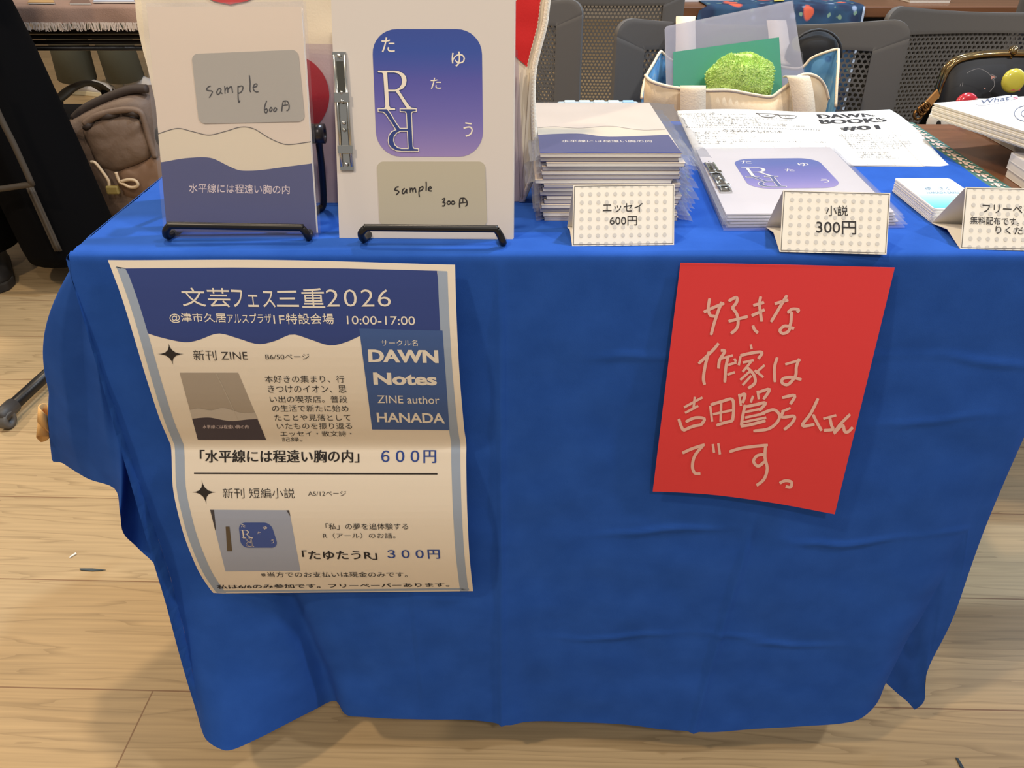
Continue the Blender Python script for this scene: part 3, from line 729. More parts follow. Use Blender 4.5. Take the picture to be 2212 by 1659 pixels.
def book_stand(name, label, railL, railR, footL, footR, depth, S, hinge):
    t = empty(name, az((footL[0] + footR[0]) / 2, footL[1]), label, 'book stand', 'black wire book stands')
    r = 0.0031; zl = 0.7032
    fl, fr = az(*footL, zl), az(*footR, zl); y0 = (fl.y + fr.y) / 2
    a, b = ay(*railL, y0 - 0.001), ay(*railR, y0 - 0.001)
    mb = MB(); swept(mb, [fl + V((0.004, depth, 0)), fl + V((0.0, 0.018, 0)), fl + V((-0.003, 0.004, 0.0004)), a + V((-0.0045, 0.0005, -0.005)), a, a.lerp(b, 0.03) + V((0, 0, 0.0006)), a.lerp(b, 0.5) + V((0, 0, 0.0006)), a.lerp(b, 0.97) + V((0, 0, 0.0006)), b, b + V((0.003, 0.0005, -0.005)), fr + V((0.002, 0.004, 0.0004)), fr + V((0, 0.018, 0)), fr + V((-0.004, depth, 0))], r, 12)
    mb.build('front_rail', blackm, t, True)
    # leaning back frame behind the book
    k = 0.011; w2 = (fr.x - fl.x) / 2; cx = (fl.x + fr.x) / 2
    base = V((cx, y0 + 0.03, zl))
    pts = [base + V((-w2 + 0.004, 0, 0)), base + V((-w2 + 0.004, 0, 0)) + UP * 0.06, base + V((-w2 + 0.004, 0, 0)) + UP * 0.115, base + V((w2 - 0.004, 0, 0)) + UP * 0.115, base + V((w2 - 0.004, 0, 0)) + UP * 0.06, base + V((w2 - 0.004, 0, 0))]
    mb = MB(); mb.tube([tuple(p + V((0, k, 0))) for p in pts], r, 12); mb.build('back_frame', blackm, t, True)
    if hinge:
        hp = [(S6.at(677, 284) + dn * 0.016), (S6.at(341, 290) + dn * 0.016)]
        for p, s in zip(hp, (1, -1)):
            mb = MB(); M = Matrix.Translation(p) @ Matrix.Rotation(math.pi / 2, 4, 'Y'); mb.lathe([(0.0045, -0.006), (0.0085, -0.006), (0.0085, 0.006), (0.0045, 0.006), (0.0045, -0.006)], (0, 0, 0), 20, M); mb.build('hinge_collar', mat('dark_steel', (70, 66, 66), 0.3, metal=0.8), t, True)
        e = az(700, 447, zl); top = hp[0]
        mb = MB(); swept(mb, [top, top.lerp(e, 0.5) + V((0, 0.004, 0)), e + V((0, 0, 0.004)), e + V((-0.004, -0.006, 0)), e + V((-0.012, -0.03, 0))], r, 12); mb.build('rear_leg', blackm, t, True)
        e2 = V((-0.315, e.y, zl)); top = hp[1]
        mb = MB(); swept(mb, [top, top.lerp(e2, 0.5) + V((0, 0.004, 0)), e2 + V((0, 0, 0.004)), e2 + V((0.004, -0.006, 0)), e2 + V((0.012, -0.03, 0))], r, 12); mb.build('rear_leg', blackm, t, True)
    return t
book_stand('book_stand', 'black wire stand holding the sleeved beige and navy sample essay', (366, 488), (652, 493), (366, 514), (660, 517), 0.05, S6, True)

# ---- sample novel with metal paper fastener
A5bl, A5br = az(733, 514, 0.7005), az(1107, 517, 0.7005); n5 = (A5br - A5bl).cross(UP); S5 = Plane(A5bl, n5); S5.n = S5.n if S5.n.y < 0 else -S5.n
U5 = (A5br - A5bl).normalized(); W5 = (A5br - A5bl).length; H5 = W5 * 1.415; V5 = S5.n.cross(U5); V5 = V5 if V5.z > 0 else -V5
p5 = [A5bl + V5 * H5, A5bl + U5 * W5 + V5 * H5, A5br, A5bl]
card_w = mat('white_card', (212, 204, 198), 0.6); navy2 = mat('deep_navy_print', (34, 56, 128), 0.6)
R_OUT = [(0, 1), (0.47, 1), (0.60, 0.985), (0.72, 0.93), (0.79, 0.85), (0.80, 0.75), (0.77, 0.64), (0.69, 0.55), (0.60, 0.51), (0.56, 0.50), (0.70, 0.28), (0.82, 0.10), (0.88, 0.055), (1.0, 0.045), (1.0, 0.0), (0.78, 0.0), (0.70, 0.11), (0.56, 0.35), (0.47, 0.47), (0.26, 0.47), (0.26, 0.10), (0.29, 0.05), (0.42, 0.04), (0.42, 0.0), (0.02, 0.0), (0.02, 0.04), (0.12, 0.05), (0.15, 0.10), (0.15, 0.90), (0.12, 0.95), (0.0, 0.96)]
R_IN = [(0.26, 0.955), (0.26, 0.515), (0.46, 0.515), (0.57, 0.56), (0.65, 0.65), (0.675, 0.75), (0.65, 0.86), (0.57, 0.93), (0.46, 0.955)]
def letter_r(offset):
    key = ('R', offset)
    if key in GL: return GL[key]
    c = bpy.data.curves.new('letter', 'CURVE'); c.dimensions = '2D'; c.fill_mode = 'BOTH'
    for P, sgn in ((R_OUT, 1), (R_IN, -1)):
        n = len(P); s = c.splines.new('POLY'); s.points.add(n - 1); s.use_cyclic_u = True
        area2 = sum(P[i - 1][0] * P[i][1] - P[i][0] * P[i - 1][1] for i in range(n)); o = 1 if area2 > 0 else -1
        for i in range(n):
            a, p, b = V(P[i - 1]), V(P[i]), V(P[(i + 1) % n])
            n1 = V((p - a).yx).normalized() if (p - a).length else V((0, 0)); n1 = V((n1.x, -n1.y)) * o; n2 = V((b - p).yx).normalized(); n2 = V((n2.x, -n2.y)) * o
            m = (n1 + n2); m = m.normalized() / max(0.45, m.normalized().dot(n1)) if m.length > 1e-6 else n1
            k = p + m * offset * sgn; s.points[i].co = (k.x, k.y, 0, 1)
    ob = bpy.data.objects.new('letter', c); COL.objects.link(ob); dg = bpy.context.evaluated_depsgraph_get(); dg.update()
    ev = ob.evaluated_get(dg); me = ev.to_mesh(); r = ([(v.co.x, v.co.y) for v in me.vertices], [tuple(p.vertices) for p in me.polygons]); ev.to_mesh_clear()
    bpy.data.objects.remove(ob); bpy.data.curves.remove(c); GL[key] = r; return r
def put_r(mb, S, quad, offset, lift):
    tl, tr, br, bl = quad; vs, fs = letter_r(offset); P = []
    for x, y in vs: P.append(S.at(lerp(lerp(bl[0], br[0], x), lerp(tl[0], tr[0], x), y), lerp(lerp(bl[1], br[1], x), lerp(tl[1], tr[1], x), y), lift))
    mb.add(P, fs)
grad_m = mat('blue_violet_gradient_print', (80, 80, 170), 0.55, vcol=True)
def gcol(t): 
    a = [(0, (36, 66, 152)), (0.16, (36, 70, 158)), (0.4, (78, 78, 164)), (0.7, (108, 100, 176)), (1, (150, 130, 186))]
    for p, q in zip(a, a[1:]):
        if t <= q[0]: k = (t - p[0]) / (q[0] - p[0]); return tuple(lerp(x, y, k) for x, y in zip(p[1], q[1]))
    return a[-1][1]
def cover_a5(S, parent, lift, mute=0.0):
    TLq, TRq, BRq, BLq = (803, 63), (1040.5, 63), (1044, 338.5), (814, 338.5); w_, h_ = 238, 275; r = 54
    m = MB(); rows = []; tv = sorted(set([r / h_ * (1 - math.cos(k / 8 * math.pi / 2)) for k in range(9)] + [lerp(r / h_, 1 - r / h_, k / 12) for k in range(13)] + [1 - r / h_ * (1 - math.cos(k / 8 * math.pi / 2)) for k in range(9)]))
    for t in tv:
        d = min(t, 1 - t) * h_; ins = r - math.sqrt(max(0, r * r - (r - d) ** 2)) if d < r else 0; row = []
        for i in range(13):
            a = lerp(ins / w_, 1 - ins / w_, i / 12); row.append(S.at(lerp(lerp(TLq[0], TRq[0], a), lerp(BLq[0], BRq[0], a), t), lerp(TLq[1], BLq[1], t), lift))
        rows.append(row)
    m.grid(rows)
    for j, t in enumerate(tv):
        for i in range(13): m.c[j * 13 + i] = tuple(lerp(c, 0.42, mute) for c in srgb(gcol(t)))
    m.build('gradient_print', grad_m, parent)
    m = MB()
    for ch, x0, x1, y0, y1 in (('た', 824.3, 853, 81, 113), ('ゆ', 975.7, 1004.5, 111.5, 144), ('た', 930.3, 953.2, 168, 192.3), ('う', 1001, 1021.5, 264, 296)): m = MB(); text(m, S, ch, x0, x1, y0, y1, lift=lift * 2, bold=0.004); m.build('white_lettering', WHITE_INK, parent)
    m = MB()
    put_r(m, S, [(816.5, 153), (892, 153), (899, 237.5), (821.5, 237.5)], 0.0, lift * 3)
    m.build('white_lettering', WHITE_INK, parent)
    m = MB(); put_r(m, S, [(816.5, 153), (892, 153), (899, 237.5), (821.5, 237.5)], 0.018, lift * 2); m.build('letter_outline', navy2, parent)
    m = MB(); put_r(m, S, [(903.5, 326), (826, 326), (818, 236.5), (900, 236.5)], 0.024, lift * 4); m.build('letter_outline', WHITE_INK, parent)
    m = MB(); put_r(m, S, [(903.5, 326), (826, 326), (818, 236.5), (900, 236.5)], 0.0, lift * 5); m.build('navy_lettering', navy2, parent)
def fastener(S, parent, k=1.0, lift=0.0006):
    """flat metal two-piece paper fastener: base strip, two side wires, two sliders and end plates"""
    f = MB(); P = lambda x, y, l: S.at(x, y, l)
    c = lambda t, s: (lerp(733.5, 751, t) + s, lerp(113, 368.5, t))
    def strip(t0, t1, w0, l0, th):
        q = [P(*c(t0, -w0), l0 + th), P(*c(t0, w0), l0 + th), P(*c(t1, w0), l0 + th), P(*c(t1, -w0), l0 + th)]; return q
    nn = S.n if hasattr(S, 'n') else None
    def slab(mb, t0, t1, w0, l0, th):
        top = strip(t0, t1, w0, l0, th); bot = strip(t0, t1, w0, l0, 0); mb.add(top + bot, [(0, 1, 2, 3), (7, 6, 5, 4), (0, 4, 5, 1), (1, 5, 6, 2), (2, 6, 7, 3), (3, 7, 4, 0)])
    slab(f, 0.0, 0.115, 14.5, lift, 0.0012); slab(f, 0.885, 1.0, 14.5, lift, 0.0012); slab(f, 0.03, 0.97, 8.5, lift, 0.0006)
    root = f.build('metal_fastener', steel, parent)
    for s in (-11.0, 11.0):
        m = MB(); m.tube([P(*c(0.03, s), lift + 0.0016), P(*c(0.97, s), lift + 0.0016)], 0.0014 * k, 8); m.build('side_wire', steel, root, True)
    for t0, t1 in ((0.345, 0.43), (0.79, 0.86)):
        m = MB(); slab(m, t0, t1, 16.5, lift + 0.0024, 0.0008); bevel(m.build('slider', steel, root), 0.0003)
    m = MB(); slab(m, 0.08, 0.40, 7.5, lift + 0.001, 0.0006); m.build('prong', mat('worn_steel', (120, 118, 108), 0.22, metal=1.0), root)
    m = MB(); slab(m, 0.56, 0.93, 7.0, lift + 0.001, 0.0006); m.build('prong', steel, root)
    for t in (0.035, 0.345, 0.42, 0.60, 0.66, 0.95):
        m = MB(); p = P(*c(t, 0), lift + 0.0032); rows = []
        nz = (P(*c(t, 0), lift + 0.01) - p).normalized(); ax = (P(*c(t, 3), lift + 0.0032) - p).normalized(); ay_ = nz.cross(ax)
        for a in range(5):
            ph = a / 4 * math.pi / 2; rows.append([p + (ax * math.cos(b) + ay_ * math.sin(b)) * 0.0016 * math.cos(ph) + nz * 0.0010 * math.sin(ph) for b in [2 * math.pi * q / 10 for q in range(10)]])
        m.grid(rows, True); m.build('rivet', steel, root, True)
    return root
novel = empty('sample_booklet', (-0.076, 0.06, 0.70), 'upright white sample novel with blue violet square and metal fastener, marked 300 yen', 'book')
d5 = -S5.n
mb = MB(); mb.prism(p5, d5 * 0.0004); mb.build('front_cover', card_w, novel)
mb = MB(); mb.prism([p + d5 * 0.0005 + U5 * 0.0006 for p in p5], d5 * 0.0016); mb.build('pages', mat('white_pages', (232, 226, 220), 0.8), novel)
mb = MB(); mb.prism([p + d5 * 0.0023 + U5 * 0.0012 for p in p5], d5 * 0.0004); mb.build('back_cover', card_w, novel)
cover_a5(S5, novel, 0.0002); fastener(S5, novel)
mb = MB(); mb.prism([S5.at(x, y, 0.0007) for x, y in rrect([(814.5, 349), (1048, 349), (1052, 490), (821, 489)], 14)], d5 * 0.0004)
st = mb.build('price_label', sticker2, novel); st['label'] = 'grey label with handwritten sample price'
mb = MB()
for s in ([(855, 345), (830, 352), (815, 378), (845, 385), (855, 402), (828, 428)], [(915, 360), (895, 380), (892, 410), (910, 412), (935, 370), (935, 400), (942, 412)], [(970, 355), (972, 405)], [(972, 380), (990, 360), (1000, 402)], [(1000, 378), (1020, 358), (1030, 405)],
          [(1070, 350), (1060, 400), (1065, 450)], [(1070, 355), (1100, 345), (1095, 375), (1065, 390)], [(1133, 292), (1135, 330), (1133, 388)], [(1155, 372), (1185, 360), (1175, 345), (1155, 365), (1165, 385), (1192, 388)], [(1295, 475), (1322, 464), (1315, 492), (1302, 503), (1325, 512), (1315, 540), (1295, 540)],
          [(1365, 488), (1345, 508), (1362, 526), (1382, 508), (1365, 488)], [(1405, 488), (1388, 508), (1404, 525), (1424, 508), (1405, 488)], [(1477, 468), (1472, 520), (1474, 558)], [(1475, 465), (1520, 462), (1545, 490), (1548, 528), (1530, 545)], [(1507, 468), (1506, 502)], [(1475, 512), (1546, 502)]):
    stroke(mb, S5, [(680 + x / 4.706, 330 + y / 4.706) for x, y in s], 2.6, 0.0010, 5, 0.8)
mb.build('pen_lettering', INK, st)
book_stand('book_stand', 'black wire stand holding the white sample novel with the metal fastener', (790, 493), (1072, 496), (792, 521), (1082, 529), 0.05, S5, False)

# ---- tall stack of bagged essays
ZT = 0.7622; NB = 16; hb = (ZT - 0.7) / NB; Xl, Xr, Yf, Yb = 0.0255, 0.1516, 0.078, 0.262
rng = random.Random(5)
dxs = [(q - 222) / 4.609 * 0.00038 for q in (215, 218, 285, 240, 235, 250, 165, 262, 250, 222, 295, 270, 240, 225, 262, 275)]
ORD = ['first', 'second', 'third', 'fourth', 'fifth', 'sixth', 'seventh', 'eighth', 'ninth', 'tenth', 'eleventh', 'twelfth', 'thirteenth', 'fourteenth', 'fifteenth', 'lowest']
bagfilm = film('crinkled_bag_film', haze=0.13, rough=0.10, hazecol=(214, 228, 246), gloss=1.6)
edge_m = mat('grey_lilac_edge', (186, 182, 186), 0.7)
navy_edge = mat('book_navy_edge', (84, 84, 116), 0.5)
def essay(i):
    z1 = ZT - i * hb; z0 = z1 - hb + 0.0002; dx = dxs[i]; dy = rng.uniform(-0.0015, 0.0015)
    lab = 'bagged essay with beige and navy wave cover on top of the tall stack' if i == 0 else 'bagged essay %s from the top of the tall stack beside the sample novel' % ORD[i]
    if i == NB - 1: lab = 'bagged essay at the very bottom of the tall stack, on the blue cloth'
    t = empty('essay_book', ((Xl + Xr) / 2 + dx, (Yf + Yb) / 2, z0), lab, 'book', 'bagged essays in the tall stack')
    x0, x1 = Xl + dx, Xr + dx - (0.002 if i else 0); y0, y1 = Yf + dy, Yb + 0.012 * (i == 0) + dy
    # covers: two thin boards and a spine
    m = MB(); m.box(x0, x1, y0, y1, z1 - 0.0004, z1); m.build('front_cover', beige_p, t)
    m = MB(); m.box(x0, x1, y0, y1, z0, z0 + 0.0004); m.build('back_cover', navy_edge if i % 2 == 0 else navy_p, t)
    m = MB(); m.box(x0 + 0.0003, x1 - 0.0008, y0 + 0.0003, y1 - 0.0003, z0 + 0.0004, z1 - 0.0004); m.build('pages', pages_m if i % 2 == 0 else edge_m, t)
    # clear bag: crumpled flaps at both ends
    m = MB()
    for sgn, xe, ln in ((1, x1, rng.uniform(0.012, 0.017)), (-1, x0, rng.uniform(0.004, 0.010))):
        if i == 0: ln *= 1.7 if sgn > 0 else 0.5
        rows = []
        for a in range(9):
            s = a / 8; r = []
            for b in range(25):
                y = lerp(y0 - 0.002, y1 + 0.006, b / 24); q = V((s * 3 + i, b * 0.55, i * 3.3 + sgn))
                r.append(V((xe + sgn * ln * s * (1 + 0.18 * noise.noise(V((b * 0.35, i, 2)))), y + 0.0014 * s * noise.noise(q * 1.3), (z0 + z1) / 2 + (0.0011 if i else 0.0006) * noise.noise(q * 2.2) * min(1, s * 3) + (z1 - z0) * 0.3 * (1 - s) - 0.0012 * s)))
            rows.append(r)
        m.grid(rows); m.build('bag_flap', bagfilm, t, True); m = MB()
    if i == 0:
        rows = [[V((lerp(x0, x1, a / 14), lerp(y0, y1, b / 16), z1 + 0.0012 + 0.0009 * noise.noise(V((a * .3, b * .3, 9))))) for a in range(15)] for b in range(17)]; m.grid(rows)
        m.build('clear_bag', clear, t, True)
    if i == 0:
        o6 = p6[3]; ux6 = (p6[2] - p6[3]).normalized(); uy6 = S6.n.cross(ux6); uy6 = uy6 if uy6.z > 0 else -uy6
        W6 = (p6[2] - p6[3]).length; H6 = (p6[0] - p6[3]).dot(uy6)
        fr = Frame(S6, o6, ux6, uy6, W6, H6, lambda u, v, l: V((lerp(x0, x1, min(1, max(0, u))), lerp(y0, y1, min(1, max(0, v))), z1 + l)))
        cover_b6(fr, t, 0.0002, False, WHITE_INK)
for i in range(NB): essay(i)

# ---- short stack of sleeved novels
NN = 5; zt = 0.7125; hn = (zt - 0.7002) / NN
quadN = [az(1504, 312, zt), az(1791, 318, zt), az(1952, 462, zt), az(1558, 467, zt)]
# straighten to a parallelogram
nbl = quadN[3]; nu_ = quadN[2] - quadN[3]; nv_ = ((quadN[0] - quadN[3]) + (quadN[1] - quadN[2])) / 2
sleeve_m = film('milky_sleeve', haze=0.10, rough=0.18)
for i in range(NN):
    z1 = zt - i * hn; dx = V((0.0015 * i * (1 if i % 2 else 0.4), -0.0010 * i, 0)); b = V((nbl.x, nbl.y, z1)) + dx
    lab = 'sleeved white novel with blue violet square on top of the short stack' if i == 0 else 'sleeved white novel %s from the top of the short stack behind the price card' % ORD[i]
    if i == NN - 1: lab = 'sleeved white novel at the bottom of the short stack, on the blue cloth'
    t = empty('novel_booklet', b - V((0, 0, hn)), lab, 'book', 'sleeved novels in the short stack')
    ins = 0.035
    q = [b + nu_ * ins + nv_ * (1 - ins * .6), b + nu_ * (1 - ins) + nv_ * (1 - ins * .6), b + nu_ * (1 - ins) + nv_ * ins, b + nu_ * ins + nv_ * ins]
    m = MB(); m.prism([p - V((0, 0, 0.0008)) for p in q], V((0, 0, -hn + 0.0011))); m.build('pages', card_w, t)
    m = MB(); rows = []
    for j in range(13):
        r = []
        for k in range(13):
            a, c = k / 12, j / 12; e = min(a, 1 - a, c, 1 - c)
            r.append(b + nu_ * a + nv_ * c + V((0, 0, (0.0006 if e > 0.05 else -hn * 0.35) + 0.0012 * noise.noise(V((a * 2.2, c * 2.2, i * 3.0))) * (1 if i == 0 else 0.3))))
        rows.append(r)
    m.grid(rows)
    m.grid([[p - V((0, 0, hn * 0.2)) for p in (b, b + nu_ * 0.5, b + nu_)], [p - V((0, 0, hn * 0.75)) for p in (b + V((0, -0.001, 0)), b + nu_ * 0.5 - V((0, 0.002, 0)), b + nu_)]])
    m.build('clear_sleeve', sleeve_m, t, True)
    if i == 0:
        o5 = p5[3]
        def dstN(u, v, l): return b + nu_ * lerp(ins, 1 - ins, u) + nv_ * lerp(ins, 1 - ins * .6, v) + V((0, 0, l - 0.0007))
        fr = Frame(S5, o5, U5, V5, W5, H5, dstN)
        fr.n = V((0, 0, 1))
        cover_a5(fr, t, 0.0001, 0.0); fastener(fr, t, 0.9, 0.0003)

# ---- folded price cards with grey dots
tent_m = mat('ivory_card', (238, 232, 220), 0.65); dot_m = mat('grey_dot_print', (206, 202, 196), 0.65)
def tent(label, bl, br, tl, tr, backpx, lines, lean=33, width=None):
    a, b = az(*bl, 0.7006), az(*br, 0.7006); un = (b - a).normalized(); la = math.radians(lean)
    back = V((0, 0, 1)).cross(un); upd = back * math.sin(la) + V((0, 0, 1)) * math.cos(la)
    S = Plane(a, un.cross(upd)); S.n = S.n if S.n.y < 0 else -S.n
    A, B = S.at(*tl), S.at(*tr); k = az(*backpx, 0.7006); dep_ = (k - a).dot(back)
    t = empty('price_card', (a + b) / 2, label, 'price card', 'folded price cards with grey dots')
    th = 0.0004
    m = MB(); m.prism([A, B, b, a], -S.n * th); m.build('front_panel', tent_m, t)
    c, d = a + back * dep_, b + back * dep_
    nb = (A - c).cross(d - c).normalized(); nb = nb if nb.y > 0 else -nb
    m = MB(); m.prism([A - S.n * th, B - S.n * th, d, c], -nb * th); m.build('back_panel', tent_m, t)
    m = MB(); mid0, mid1 = a + back * dep_ * 0.5 + V((0, 0, 0.006)), b + back * dep_ * 0.5 + V((0, 0, 0.006))
    m.grid([[a + back * 0.001 + V((0, 0, .0002)), b + back * 0.001 + V((0, 0, .0002))], [mid0, mid1], [c - back * 0.001 + V((0, 0, .0002)), d - back * 0.001 + V((0, 0, .0002))]]); solid(m.build('base_panel', tent_m, t), th, 0)
    bi = lambda u, v: (lerp(lerp(tl[0], tr[0], u), lerp(bl[0], br[0], u), v), lerp(lerp(tl[1], tr[1], u), lerp(bl[1], br[1], u), v))
    m = MB()
    for r in range(8):
        for q in range(12):
            u, v = (19 + 17.95 * q) / 219, (2.0 + 17.6 * r) / 130
            u -= 0.0
            if u > 0.985 or v > 0.98 or v < 0.0: continue
            pts = []
            for k2 in range(14):
                g = 2 * math.pi * k2 / 14; uu = u + 4.3 / 219 * math.cos(g); vv = v + 4.3 / 130 * math.sin(g)
                if vv < 0.02: vv = 0.02
                pts.append(S.at(*bi(min(uu, 0.99), vv), 0.0002))
            m.add(pts, [tuple(range(14))])
    m.build('dot_print', dot_m, t)
    m = MB()
    for p, q in (((.012, .02), (.988, .02)), ((.988, .02), (.988, .975)), ((.988, .975), (.012, .975)), ((.012, .975), (.012, .02))): stroke(m, S, [bi(*p), bi(*q)], 1.3, 0.0003, 1, 1)
    m.build('border_print', INK2, t)
    m = MB()
    for L in lines: text(m, S, *L[:1], *L[1:5], *L[5:7], lift=0.0004, bold=L[7] if len(L) > 7 else 0.0, serif=0.010)
    m.build('price_lettering', INK, t)
    return t
tent('dotted folded price card for the 600 yen essay, in front of the tall stack', (1236, 532), (1456, 529), (1238.5, 400), (1457, 397.5), (1243, 490), [('エッセイ', 1302, 1388, 439.5, 459, 438.5, 458), ('600円', 1317, 1376, 467, 487)])
tent('dotted folded price card for the 300 yen novel, in front of the short stack', (1684, 544), (1915, 550), (1692, 411), (1923.5, 417), (1655, 490), [('小説', 1784, 1831, 444, 467), ('300円', 1763, 1849, 476, 505, 478, 507)])
tent('dotted folded card for the free paper, beside the small name cards', (2074, 538), (2305, 543), (2086, 404), (2317, 409), (2021.5, 482), [('フリーペーパー', 2122, 2275, 440, 459, 446, 465), ('無料配布です。ご自由にお取', 2096, 2312, 467, 484, 475, 492), ('りください。', 2150, 2262, 488, 505, 492, 509)])

# ---- small name cards
NC = 36; zc0, zc1 = 0.7004, 0.7136; ch = (zc1 - zc0) / NC
c0, c1, c2 = az(1933, 384.5, zc1), az(2044, 385, zc1), az(2021, 454, zc1)
ex, ey = (c1 - c0), (c2 - c0); ex = ex.normalized() * 0.055; ey = (ey - ey.project(ex)).normalized() * 0.091
name_m = mat('name_card_white', (240, 238, 236), 0.5)
def card_outline(o, r=0.0035):
    a, b = ex.normalized(), ey.normalized(); out = []
    for cx_, cy_, s in ((r, r, 180), (0.055 - r, r, 270), (0.055 - r, 0.091 - r, 0), (r, 0.091 - r, 90)):
        for k in range(6):
            g = math.radians(s + k * 18); out.append(o + a * (cx_ + r * math.cos(g)) + b * (cy_ + r * math.sin(g)))
    return out
m = MB(); m.prism(card_outline(V((0, 0, 0))), V((0, 0, ch * 0.82))); proto = m.build('name_card', name_m)
rng = random.Random(9)
for k in range(NC):
    o = proto if k == 0 else dup(proto)
    o.location = V((c0.x, c0.y, zc0 + k * ch)) + V((rng.uniform(-.0006, .0006), rng.uniform(-.0006, .0006), 0))
    tag(o, 'white name card within the small stack, under its blue-faded top card', 'card', 'name cards in the small stack')
o['label'] = 'name card fading from white to sky blue, on top of the small stack'
o.location = V((c0.x, c0.y, zc0 + (NC - 1) * ch))
ztop = zc1 + 0.0001; cb = V((c0.x, c0.y, ztop)) ; m = MB(); rows = []
for j in range(25):
    t = 0.03 + 0.94 * j / 24; rows.append([cb + ex * lerp(0.015, 0.985, i / 4) * 1.0 + ey * t for i in range(5)])
m.grid(rows)
fade = [(0, (240, 238, 236)), (0.4, (238, 240, 242)), (0.62, (176, 220, 236)), (1, (92, 186, 222))]
for j in range(25):
    t = j / 24
    for p, q in zip(fade, fade[1:]):
        if p[0] <= t <= q[0]: cc = tuple(lerp(x, y, (t - p[0]) / (q[0] - p[0])) for x, y in zip(p[1], q[1]))
    for i in range(5): m.c[j * 5 + i] = srgb(cc)
m.build('fade_print', mat('sky_fade_print', (200, 225, 240), 0.5, vcol=True), o)
SCp = Plane((0, 0, ztop), (0, 0, 1)); m = MB()
text(m, SCp, '縹　さく', 2000, 2052, 404.5, 411, lift=0.0003, slant=-4); text(m, SCp, 'HANADA SAKU', 2004, 2072, 414.5, 418.5, lift=0.0003, slant=-3)
m.build('lettering', mat('slate_print', (110, 140, 160), 0.6), o)

# ---- free papers
fp = [az(1463, 239, 0.717), az(1922, 238.5, 0.717), az(2056, 353, 0.7035)]; fx = fp[1] - fp[0]; fy = fp[2] - fp[1]
paper_m = mat('copy_paper', (242, 240, 234), 0.7)
class SheetS:
    def __init__(s): s.n = fx.cross(fy).normalized(); s.n = s.n if s.n.z > 0 else -s.n; s.pl = Plane(fp[0], s.n)
    def curl(s, a, b): return 0.0035 * math.sin(min(1, max(0, b)) * math.pi * 1.5) * min(1, max(0, a)) ** 2 + 0.002 * math.sin(a * 7) * (1 - b)
    def at(s, x, y, lift=0.0):
        p = s.pl.at(x, y); r = p - fp[0]; a = r.dot(fx) / fx.length_squared; b = r.dot(fy) / fy.length_squared
        return p + V((0, 0, s.curl(a, b) + lift))
SS = SheetS(); rng = random.Random(4)
for k in range(7):
    m = MB(); off = V((rng.uniform(-.0012, .0012), rng.uniform(-.0012, .0012), -0.0006 * k)) if k else V()
    m.grid([[fp[0] + fx * (i / 24) + fy * (j / 16) + V((0, 0, SS.curl(i / 24, j / 16))) + off for i in range(25)] for j in range(17)])
    sh = m.build('free_paper', paper_m, None, True); solid(sh, 0.00025, -1)
    tag(sh, 'printed free paper with bold black title, topmost of its pile by the tote bag' if k == 0 else 'white free paper under the titled top sheet of the same pile', 'paper', 'free papers in the flat pile')
    if k == 0: top_sheet = sh
m = MB()
for i in range(1, 9):
    a = i / 9; m.grid([[fp[0] + fx * (a + w_ ) + fy * (j / 16) + V((0, 0, SS.curl(a, j / 16) + 0.0003)) for w_ in (-0.0012, 0.0012)] for j in range(17)])
for j in range(1, 6):
    b = j / 6; m.grid([[fp[0] + fx * (i / 24) + fy * (b + w_) + V((0, 0, SS.curl(i / 24, b) + 0.0003)) for w_ in (-0.0012, 0.0012)] for i in range(25)])
m.build('grid_print', mat('faint_grey_print', (205, 203, 198), 0.7), top_sheet)
m = MB()
for t_, x0, x1, y0, y1 in (('DAWN', 1771, 1889, 245, 254.6), ('BOOKS', 1775, 1914, 258, 268), ('#01', 1820, 1901, 274.4, 283.5)): 
    for o_ in (-1.6, -0.8, 0, 0.8, 1.6): text(m, SS, t_, x0 + o_, x1 + o_, y0, y1, lift=0.0005 + o_ * 0.00002, bold=0.012, slant=-6)
m.build('title_lettering', INK, top_sheet)
m = MB()
for k, (t_, x0, x1) in enumerate((('はじめまして。', 1813, 1889), ('「DAWN BOOKS」（ドーンブックス', 1816, 1948), ('さく）の縹さくと申します。', 1822, 1938), ('シェア型書店「bookbridge', 1827, 1937), ('tsu」様の一棚を借りて本の販売', 1830, 1968), ('等をしています。今回は自己紹介', 1833, 1971), ('代わりの10冊と今おすすめした', 1836, 1972), ('い本をご紹介いたします。', 1840, 1950))):
    text(m, SS, t_, x0, x1, 291 + k * 3.8, 294 + k * 3.8, lift=0.0005, slant=-2.5)
for k, (t_, x0, x1) in enumerate((('DAWN BOOKS #01', 1854, 1921), ('発行者：縹さく', 1866, 1920), ('発行日：2026.06.06', 1862, 1928), ('Threads：@hanadasaku', 1855, 1943))): text(m, SS, t_, x0, x1, 326 + k * 3.6, 329 + k * 3.6, lift=0.0005, slant=-2.5)
text(m, SS, '今オススメしたい本', 1562, 1692, 281, 288, 284, 290, lift=0.0005, slant=-3)
text(m, SS, '自己紹介代わりの10冊', 1469, 1545, 246, 249.4, lift=0.0005, slant=-2)
for k, (x1) in enumerate((1612, 1582, 1680, 1712, 1636, 1644, 1702, 1740)):
    text(m, SS, '%d.　『好きな本の題名』著者：作家さんの名前／出版社' % (k + 1), 1471 + k * 1.7, x1, 249.4 + k * 3.3, 252 + k * 3.3, lift=0.0005, slant=-1.5)
for k, x1 in enumerate((1664, 1648, 1594, 1635, 1633, 1606, 1785, 1584)):
    text(m, SS, '『題名』著者：作家さん（内容紹介・デザイン・写真）', 1498 + k * 1.6, x1, 285.5 + k * 3.4, 288 + k * 3.4, lift=0.0005, slant=-1.5)
